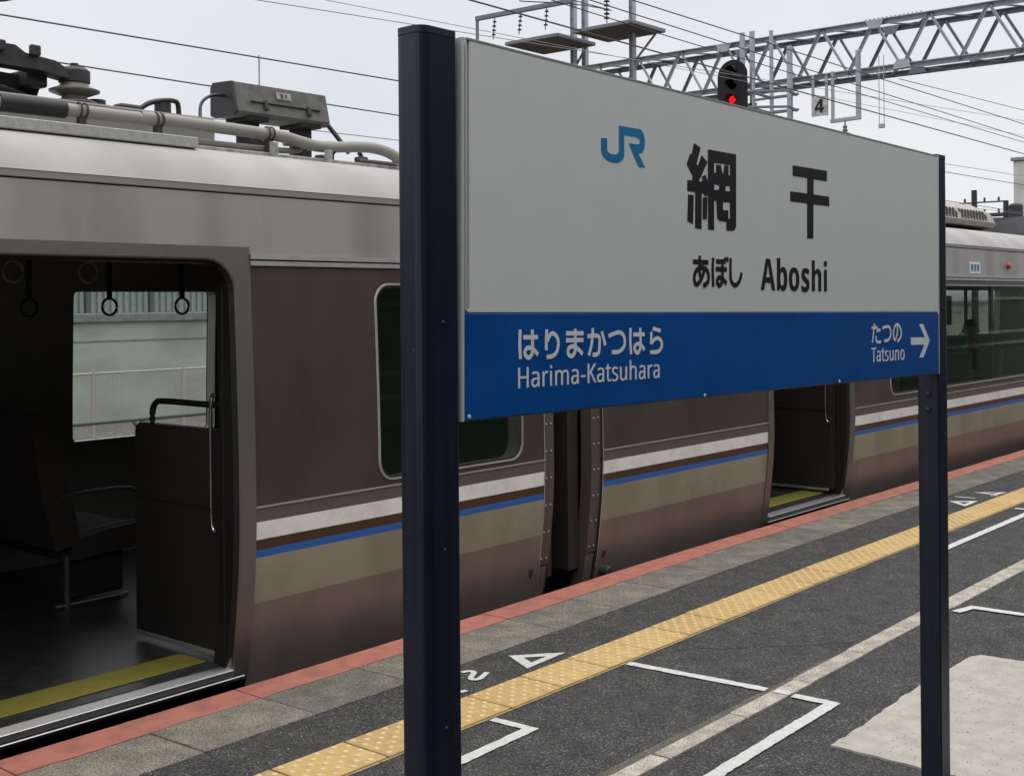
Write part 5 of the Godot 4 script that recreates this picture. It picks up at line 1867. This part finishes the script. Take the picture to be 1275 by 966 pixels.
	var lr := mat("lamp_red", lin(0.4, 0.01, 0.01), 0.3)
	lr.emission_enabled = true
	lr.emission = Color(1.0, 0.08, 0.10)
	lr.emission_energy_multiplier = 1.6
	mat("plate_white", lin(0.62, 0.62, 0.58), 0.6, 0.0, dirt)
	mat("wall_pale", lin(0.48, 0.545, 0.47), 0.9, 0.0, soft, Vector3(0.12, 0.2, 0.12))
	mat("wall_ledge", lin(0.26, 0.30, 0.28), 0.9, 0.0, soft)
	mat("barrier_green", lin(0.33, 0.4, 0.36), 0.6, 0.0, fine)
	mat("barrier_dark", lin(0.12, 0.16, 0.15), 0.6)
	mat("fence_pale", lin(0.50, 0.47, 0.38), 0.6)
	mat("guard_dark", lin(0.10, 0.13, 0.11), 0.6)
	mat("shade_roof_dark", lin(0.07, 0.068, 0.06), 0.8, 0.0, dirt)
	mat("shade_block_wall", lin(0.12, 0.19, 0.12), 0.8, 0.0, dirt)
	mat("building_pale", lin(0.60, 0.58, 0.55), 0.9, 0.0, soft, Vector3.ONE * 0.15)
	mat("building_frame", lin(0.4, 0.4, 0.4), 0.5)
	mat("dark_glass", lin(0.03, 0.035, 0.04), 0.1)
	mat("pole_black", lin(0.035, 0.038, 0.037), 0.8)
	mat("ac_shroud", lin(0.44, 0.39, 0.36), 0.7, 0.0, dirt, Vector3.ONE * 1.5)
	mat("dome_grey", lin(0.10, 0.10, 0.105), 0.5, 0.1, soft)
	mat("sticker", lin(0.70, 0.72, 0.72), 0.5)
	mat("sticker_blue", lin(0.03, 0.14, 0.34), 0.5)
	mat("marker_red", lin(0.42, 0.02, 0.025), 0.2)
	mat("skin", lin(0.42, 0.28, 0.20), 0.6)
	mat("jacket", lin(0.75, 0.62, 0.15), 0.85, 0.0, dirt, Vector3.ONE * 3.0)
	mat("trousers", lin(0.03, 0.03, 0.035), 0.9)
	mat("hair", lin(0.05, 0.035, 0.02), 0.6)
	mat("poster_green", lin(0.06, 0.34, 0.16), 0.6)
	mat("poster_red", lin(0.45, 0.05, 0.03), 0.6)
	mat("poster_white", lin(0.6, 0.62, 0.6), 0.6)

# even ground with small dark pits and a faint stain
func pitted() -> ImageTexture:
	var n := 512
	var g := grey(noise(61, 0.010, FastNoiseLite.TYPE_SIMPLEX_SMOOTH, 4), n).get_data()
	var r := RandomNumberGenerator.new()
	r.seed = 61
	var bytes := PackedByteArray()
	bytes.resize(n * n)
	for i in n * n:
		bytes[i] = clampi(int((0.86 + 0.14 * g[i] / 255.0 + r.randfn(0, 0.03)) * 255.0), 0, 255)
	for k in 420:
		var cx := r.randi_range(1, n - 6)
		var cy := r.randi_range(1, n - 6)
		var w := r.randi_range(1, 4)
		var v := r.randf_range(0.12, 0.5)
		for yy in r.randi_range(1, 4):
			for xx in w:
				bytes[(cy + yy) * n + cx + xx] = int(maxf(v, 0.3) * 255.0)
	return ImageTexture.create_from_image(Image.create_from_data(n, n, false, Image.FORMAT_L8, bytes))

# dark paint with a few long scuffs and pale chips
func chipped() -> ImageTexture:
	var n := 1024
	var im := Image.create(n, n, false, Image.FORMAT_RGBF)
	var g := grey(noise(41, 0.006, FastNoiseLite.TYPE_SIMPLEX_SMOOTH, 4), n)
	var cols := grey(noise(43, 0.05, FastNoiseLite.TYPE_SIMPLEX_SMOOTH, 2), n)
	for y in n:
		for x in n:
			var v := 0.62 + 0.42 * g.get_pixel(x, y).r + 0.55 * cols.get_pixel(x, y / 64).r
			im.set_pixel(x, y, Color(v, v, v))
	var r := RandomNumberGenerator.new()
	r.seed = 41
	for k in 46:
		var cx := r.randi_range(4, n - 8)
		var cy := r.randi_range(4, n - 60)
		var long := r.randf() < 0.45
		var h := r.randi_range(18, 52) if long else r.randi_range(1, 4)
		var w := 1 if long else r.randi_range(1, 4)
		var v := r.randf_range(1.6, 2.6) if long else r.randf_range(3.0, 9.0)
		for yy in h:
			for xx in w:
				if r.randf() < 0.8:
					im.set_pixel(cx + xx + (1 if long and yy > h / 2 else 0), cy + yy, Color(v, v * 0.97, v * 0.8))
	return ImageTexture.create_from_image(im)

# the honeycomb grain of a reflective sheet
func prism_grain() -> ImageTexture:
	var n := 1024
	var bytes := PackedByteArray()
	bytes.resize(n * n)
	var f := noise(31, 0.003, FastNoiseLite.TYPE_SIMPLEX_SMOOTH, 3)
	var cl := grey(f, n).get_data()
	var r := RandomNumberGenerator.new()
	r.seed = 31
	for y in n:
		for x in n:
			var u := float(x) / n * 96.0
			var v := float(y) / n * 96.0
			var w := cos(TAU * u) * cos(TAU * v)
			bytes[y * n + x] = clampi(int((0.93 + 0.06 * w + (cl[y * n + x] / 255.0 - 0.5) * 0.014 + r.randfn(0, 0.012)) * 255.0), 0, 255)
	return ImageTexture.create_from_image(Image.create_from_data(n, n, false, Image.FORMAT_L8, bytes))

func sky_picture() -> ImageTexture:
	var w := 512
	var h := 256
	var f := noise(5, 1.0, FastNoiseLite.TYPE_SIMPLEX_SMOOTH, 4)
	var im := Image.create(w, h, false, Image.FORMAT_RGBF)
	for y in h:
		var el := PI * (0.5 - (y + 0.5) / h)
		for x in w:
			var az := TAU * (x + 0.5) / w
			var d := Vector3(cos(el) * cos(az), sin(el), cos(el) * sin(az))
			var c := f.get_noise_3d(d.x * 1.6, d.y * 3.2, d.z * 1.6)
			var v := 0.825 * (1.0 + 1.35 * smoothstep(0.22, 1.0, sin(el))) * (1.0 + 0.10 * c)
			var t := clampf(0.5 + c, 0, 1)
			var col := Color(v * lerpf(0.95, 0.985, t), v * lerpf(0.975, 0.998, t), v * lerpf(1.055, 1.02, t))
			if el < -0.02:
				col = Color(0.16, 0.155, 0.15)
			im.set_pixel(x, y, col)
	return ImageTexture.create_from_image(im)

func shade_blockers() -> void:
	# added roof and building, unseen behind the camera, that shade the sign
	var root := thing("unseen_shade_roof", "added unseen dark roof on posts that shades the sign, on the photographer's side of the platform", "shading roof", Vector3(10, 0, 5))
	var s := st()
	var roof := PackedVector2Array([Vector2(0.9, 3.25), Vector2(0.9, 3.45), Vector2(4.6, 4.0), Vector2(8.0, 3.6), Vector2(8.0, 3.4), Vector2(4.6, 3.8)])
	var xz := Transform3D(Basis(Vector3(0, 0, 1), Vector3(0, 1, 0), Vector3(-1, 0, 0)), Vector3.ZERO)
	prism(s, roof, -50.0, 14.0, xz)
	on(root, "roof", s, M["shade_roof_dark"])
	for k in 9:
		s = st()
		box(s, Vector3(-10 + k * 6.0, 1.89, 4.6), Vector3(0.2, 3.78, 0.2), 0.02)
		bar(s, Vector3(-10 + k * 6.0, 2.9, 4.6), Vector3(-10 + k * 6.0, 3.5, 2.6), 0.12, 0.12)
		on(root, "post", s, M["shade_roof_dark"])
	var shade_block := thing("unseen_shade_block", "added unseen long block with dark windows that darkens the train window reflections", "building", Vector3(10, 0, 9.5))  # added block, keeps bright sky out of the train window reflections
	s = st()
	box(s, Vector3(20, 2.4, 9.7), Vector3(70, 7.0, 3.0), 0.02)
	on(shade_block, "wall", s, M["shade_block_wall"])
	s = st()
	box(s, Vector3(20, 6.0, 9.7), Vector3(70.6, 0.2, 3.4), 0.03)
	on(shade_block, "roof", s, M["shade_roof_dark"])
	for y in [0.55, 1.0, 2.35]:
		s = st()
		box(s, Vector3(20, y, 8.16), Vector3(70, 0.09, 0.04), 0.005)
		on(shade_block, "added_reflection_strip", s, M["road_paint"])  # pale bands added so the train glass mirrors faint light lines
	for k in 12:
		s = st()
		box(s, Vector3(-8 + k * 4.0, 1.6, 8.18), Vector3(1.8, 1.2, 0.05), 0.01)
		on(shade_block, "window", s, M["dark_glass"])

func car_two_extras(root: Node3D) -> void:
	var s := st()
	# cooling unit with punched grilles
	var sec := PackedVector2Array([Vector2(-5.08, 2.47), Vector2(-5.04, 2.52), Vector2(-5.10, 2.64), Vector2(-5.30, 2.74), Vector2(-5.6, 2.775), Vector2(-6.35, 2.775), Vector2(-6.65, 2.74), Vector2(-6.85, 2.64), Vector2(-6.91, 2.52), Vector2(-6.87, 2.44)])
	var xz := Transform3D(Basis(Vector3(0, 0, 1), Vector3(0, 1, 0), Vector3(-1, 0, 0)), Vector3.ZERO)
	prism(s, sec, -14.75, -11.9, xz)
	var ac := on(root, "cooling_unit", s, M["ac_shroud"])
	s = st()
	var small := PackedVector2Array()
	for p in sec:
		small.append(Vector2(-5.975, 2.45) + (p - Vector2(-5.975, 2.45)) * 0.9)
	for k in 14:
		var u := (k + 1) / 14.0
		var f := sqrt(1.0 - u * u * 0.93)
		var p3 := PackedVector2Array()
		for p in sec:
			p3.append(Vector2(-5.975 + (p.x + 5.975) * (0.6 + 0.4 * f), 2.45 + (p.y - 2.45) * f))
		prism(s, p3, -14.75 - u * 0.52, -14.75 - (u - 1.0 / 14.0) * 0.52, xz)
	on(ac, "end_cap", s, M["ac_shroud"])
	s = st()
	prism(s, small, -11.9, -11.78, xz)
	on(ac, "end_cap", s, M["ac_shroud"])
	s = st()
	box(s, Vector3(13.2, 2.785, -5.975), Vector3(2.0, 0.03, 0.9), 0.01)
	on(ac, "top_plate", s, M["ac_shroud"])
	s = st()
	for j in 3:
		for i in 30:
			var x := 12.0 + i * 0.092 + (0.046 if j % 2 == 1 else 0.0)
			if i % 10 == 9:
				continue
			var hb := Basis(Vector3.RIGHT, -0.46)
			lathe(s, Vector3(x, 2.552 + j * 0.036, -5.0555 - j * 0.0165), [Vector2(0.027, 0.0), Vector2(0.027, 0.006), Vector2(0.0, 0.007)], 6, hb * Basis(Vector3(1, 0, 0), Vector3(0, 0, 1), Vector3(0, -1, 0)))
	on(ac, "grille_holes", s, M["black"]).set_meta("kind", "stuff")
	s = st()
	var dome := PackedVector2Array([Vector2(-5.0, 2.40), Vector2(-5.02, 2.5), Vector2(-5.15, 2.62), Vector2(-5.4, 2.70), Vector2(-6.5, 2.70), Vector2(-6.8, 2.62), Vector2(-6.93, 2.5), Vector2(-6.95, 2.40)])
	for k in 60:
		var u := (k + 0.5) / 60.0
		var sc0 := sin(PI * 0.5 * sqrt(clampf(u * 1.05, 0.0, 1.0)))
		var p2 := PackedVector2Array()
		for p in dome:
			p2.append(Vector2(-5.975 + (p.x + 5.975) * (0.55 + 0.45 * sc0), 2.38 + (p.y - 2.38) * sc0 * 1.18))
		prism(s, p2, -(15.9 + (k + 1) * 0.04) if k < 59 else -22.0, -(15.9 + k * 0.04), xz)
	on(root, "roof_dome", s, M["dome_grey"])
	# sticker and side lamp
	s = st()
	var z := skin_z(1.95, true, -0.003)
	box(s, Vector3(12.76, 1.951, z), Vector3(0.30, 0.118, 0.004), 0.0, Basis(Vector3.RIGHT, -0.046))
	var stk := on(root, "class_sticker", s, M["sticker"])
	s = st()
	for cxx in [12.675, 12.76, 12.845]:
		for dy in [-0.03, -0.012, 0.006, 0.024]:
			box(s, Vector3(cxx, 1.951 + dy, z + 0.003 - dy * 0.046), Vector3(0.062, 0.007, 0.002))
		for dx in [-0.022, 0.0, 0.022]:
			box(s, Vector3(cxx + dx, 1.951, z + 0.0035), Vector3(0.008, 0.070, 0.002))
	on(stk, "sticker_print", s, M["sticker_blue"])
	s = st()
	lathe(s, Vector3(13.76, 1.985, skin_z(1.985, true, 0.0)), [Vector2(0.038, 0.0), Vector2(0.036, 0.012), Vector2(0.024, 0.03), Vector2(0.0, 0.036)], 14, Basis(Vector3(1, 0, 0), Vector3(0, 0, 1), Vector3(0, -1, 0)))
	on(root, "red_side_lamp", s, M["marker_red"])
	# adverts inside, on the far wall and by the window pillar
	s = st()
	box(s, Vector3(14.60, 1.50, -5.6), Vector3(0.02, 0.34, 0.26), 0.0)
	var ad := on(root, "advert_sheet", s, M["poster_green"])
	s = st()
	box(s, Vector3(14.585, 1.36, -5.6), Vector3(0.012, 0.07, 0.24), 0.0)
	on(ad, "red_band", s, M["poster_red"])
	s = st()
	box(s, Vector3(14.585, 1.53, -5.63), Vector3(0.012, 0.13, 0.10), 0.0)
	on(ad, "white_print", s, M["poster_white"])

func _ready() -> void:
	# camera: level, standing on the platform, lens shifted down
	var cam := Camera3D.new()
	cam.name = "camera"
	var near := 0.05
	cam.projection = Camera3D.PROJECTION_FRUSTUM
	cam.keep_aspect = Camera3D.KEEP_HEIGHT
	cam.near = near
	cam.far = 1500.0
	cam.size = near * 966.0 / 1550.0
	cam.frustum_offset = Vector2(0, -near * 108.0 / 1550.0)
	var yaw := atan2(1300.5, 1550.0)
	var fwd := Vector3(cos(yaw), 0, -sin(yaw))
	var rt := Vector3(sin(yaw), 0, cos(yaw))
	var roll := -0.0085
	var x := rt * cos(roll) + Vector3.UP * sin(roll)
	var y := Vector3.UP * cos(roll) - rt * sin(roll)
	cam.transform = Transform3D(Basis(x, y, -fwd), Vector3(0, 1.65, 0))
	add_child(cam)
	cam.current = true
	# overcast sky and a faint broad sun
	var we := WorldEnvironment.new()
	we.name = "environment"
	var env := Environment.new()
	env.background_mode = Environment.BG_SKY
	var sky := Sky.new()
	var pm := PanoramaSkyMaterial.new()
	pm.panorama = sky_picture()
	sky.sky_material = pm
	env.sky = sky
	env.tonemap_mode = Environment.TONE_MAPPER_LINEAR
	env.tonemap_exposure = 1.0
	env.sdfgi_enabled = true
	env.ssao_enabled = true
	env.ssil_enabled = true
	we.environment = env
	add_child(we)
	var sun := DirectionalLight3D.new()
	sun.name = "sun"
	sun.light_energy = 0.3
	sun.light_angular_distance = 25.0
	sun.light_color = Color(1.0, 0.97, 0.93)
	sun.shadow_enabled = true
	sun.rotation = Vector3(deg_to_rad(-72), deg_to_rad(75), 0)
	add_child(sun)
	materials()
	platform()
	beyond()
	var car1 := make_car("nearer silver and brown train car with the large open door on the left", 5.65, -1.0, 9.0, true)
	inside_car(car1, 5.65, -1.0, true)
	roof_gear(car1)
	var bel := st()
	for k in 9:
		box(bel, Vector3(5.76 + k * 0.044, 1.02, MID), Vector3(0.03, 2.0, 1.3 - 0.05 * (k % 2)), 0.008)
	box(bel, Vector3(5.935, -0.45, MID), Vector3(0.6, 0.25, 0.3), 0.03)
	tube(bel, smooth_path([Vector3(5.6, -0.2, -4.95), Vector3(5.8, -0.38, -4.9), Vector3(6.05, -0.38, -4.9), Vector3(6.25, -0.2, -4.95)], 6), 0.03, 8)
	on(car1, "gangway_bellows", bel, M["black"])
	var car2 := make_car("farther train car beyond the coupling, its open door seen below the blue board", 6.22, 1.0, 20.0, false)
	inside_car(car2, 6.22, 1.0, true)
	car_two_extras(car2)
	var ef := st()
	lathe(ef, Vector3(6.30, -0.03, SIDE - 0.07), [Vector2(0.034, 0.0), Vector2(0.034, 0.05), Vector2(0.024, 0.062), Vector2(0.0, 0.064)], 14, Basis(Vector3(1, 0, 0), Vector3(0, 0, 1), Vector3(0, -1, 0)))
	on(car2, "end_fitting", ef, M["box_dark"])
	seat(car2, 15.0, -5.80, -4.70, -1.0)
	passenger(Vector3(14.82, 0.02, -5.32), PI + 0.3)
	station_sign()
	overhead()
	shade_blockers()
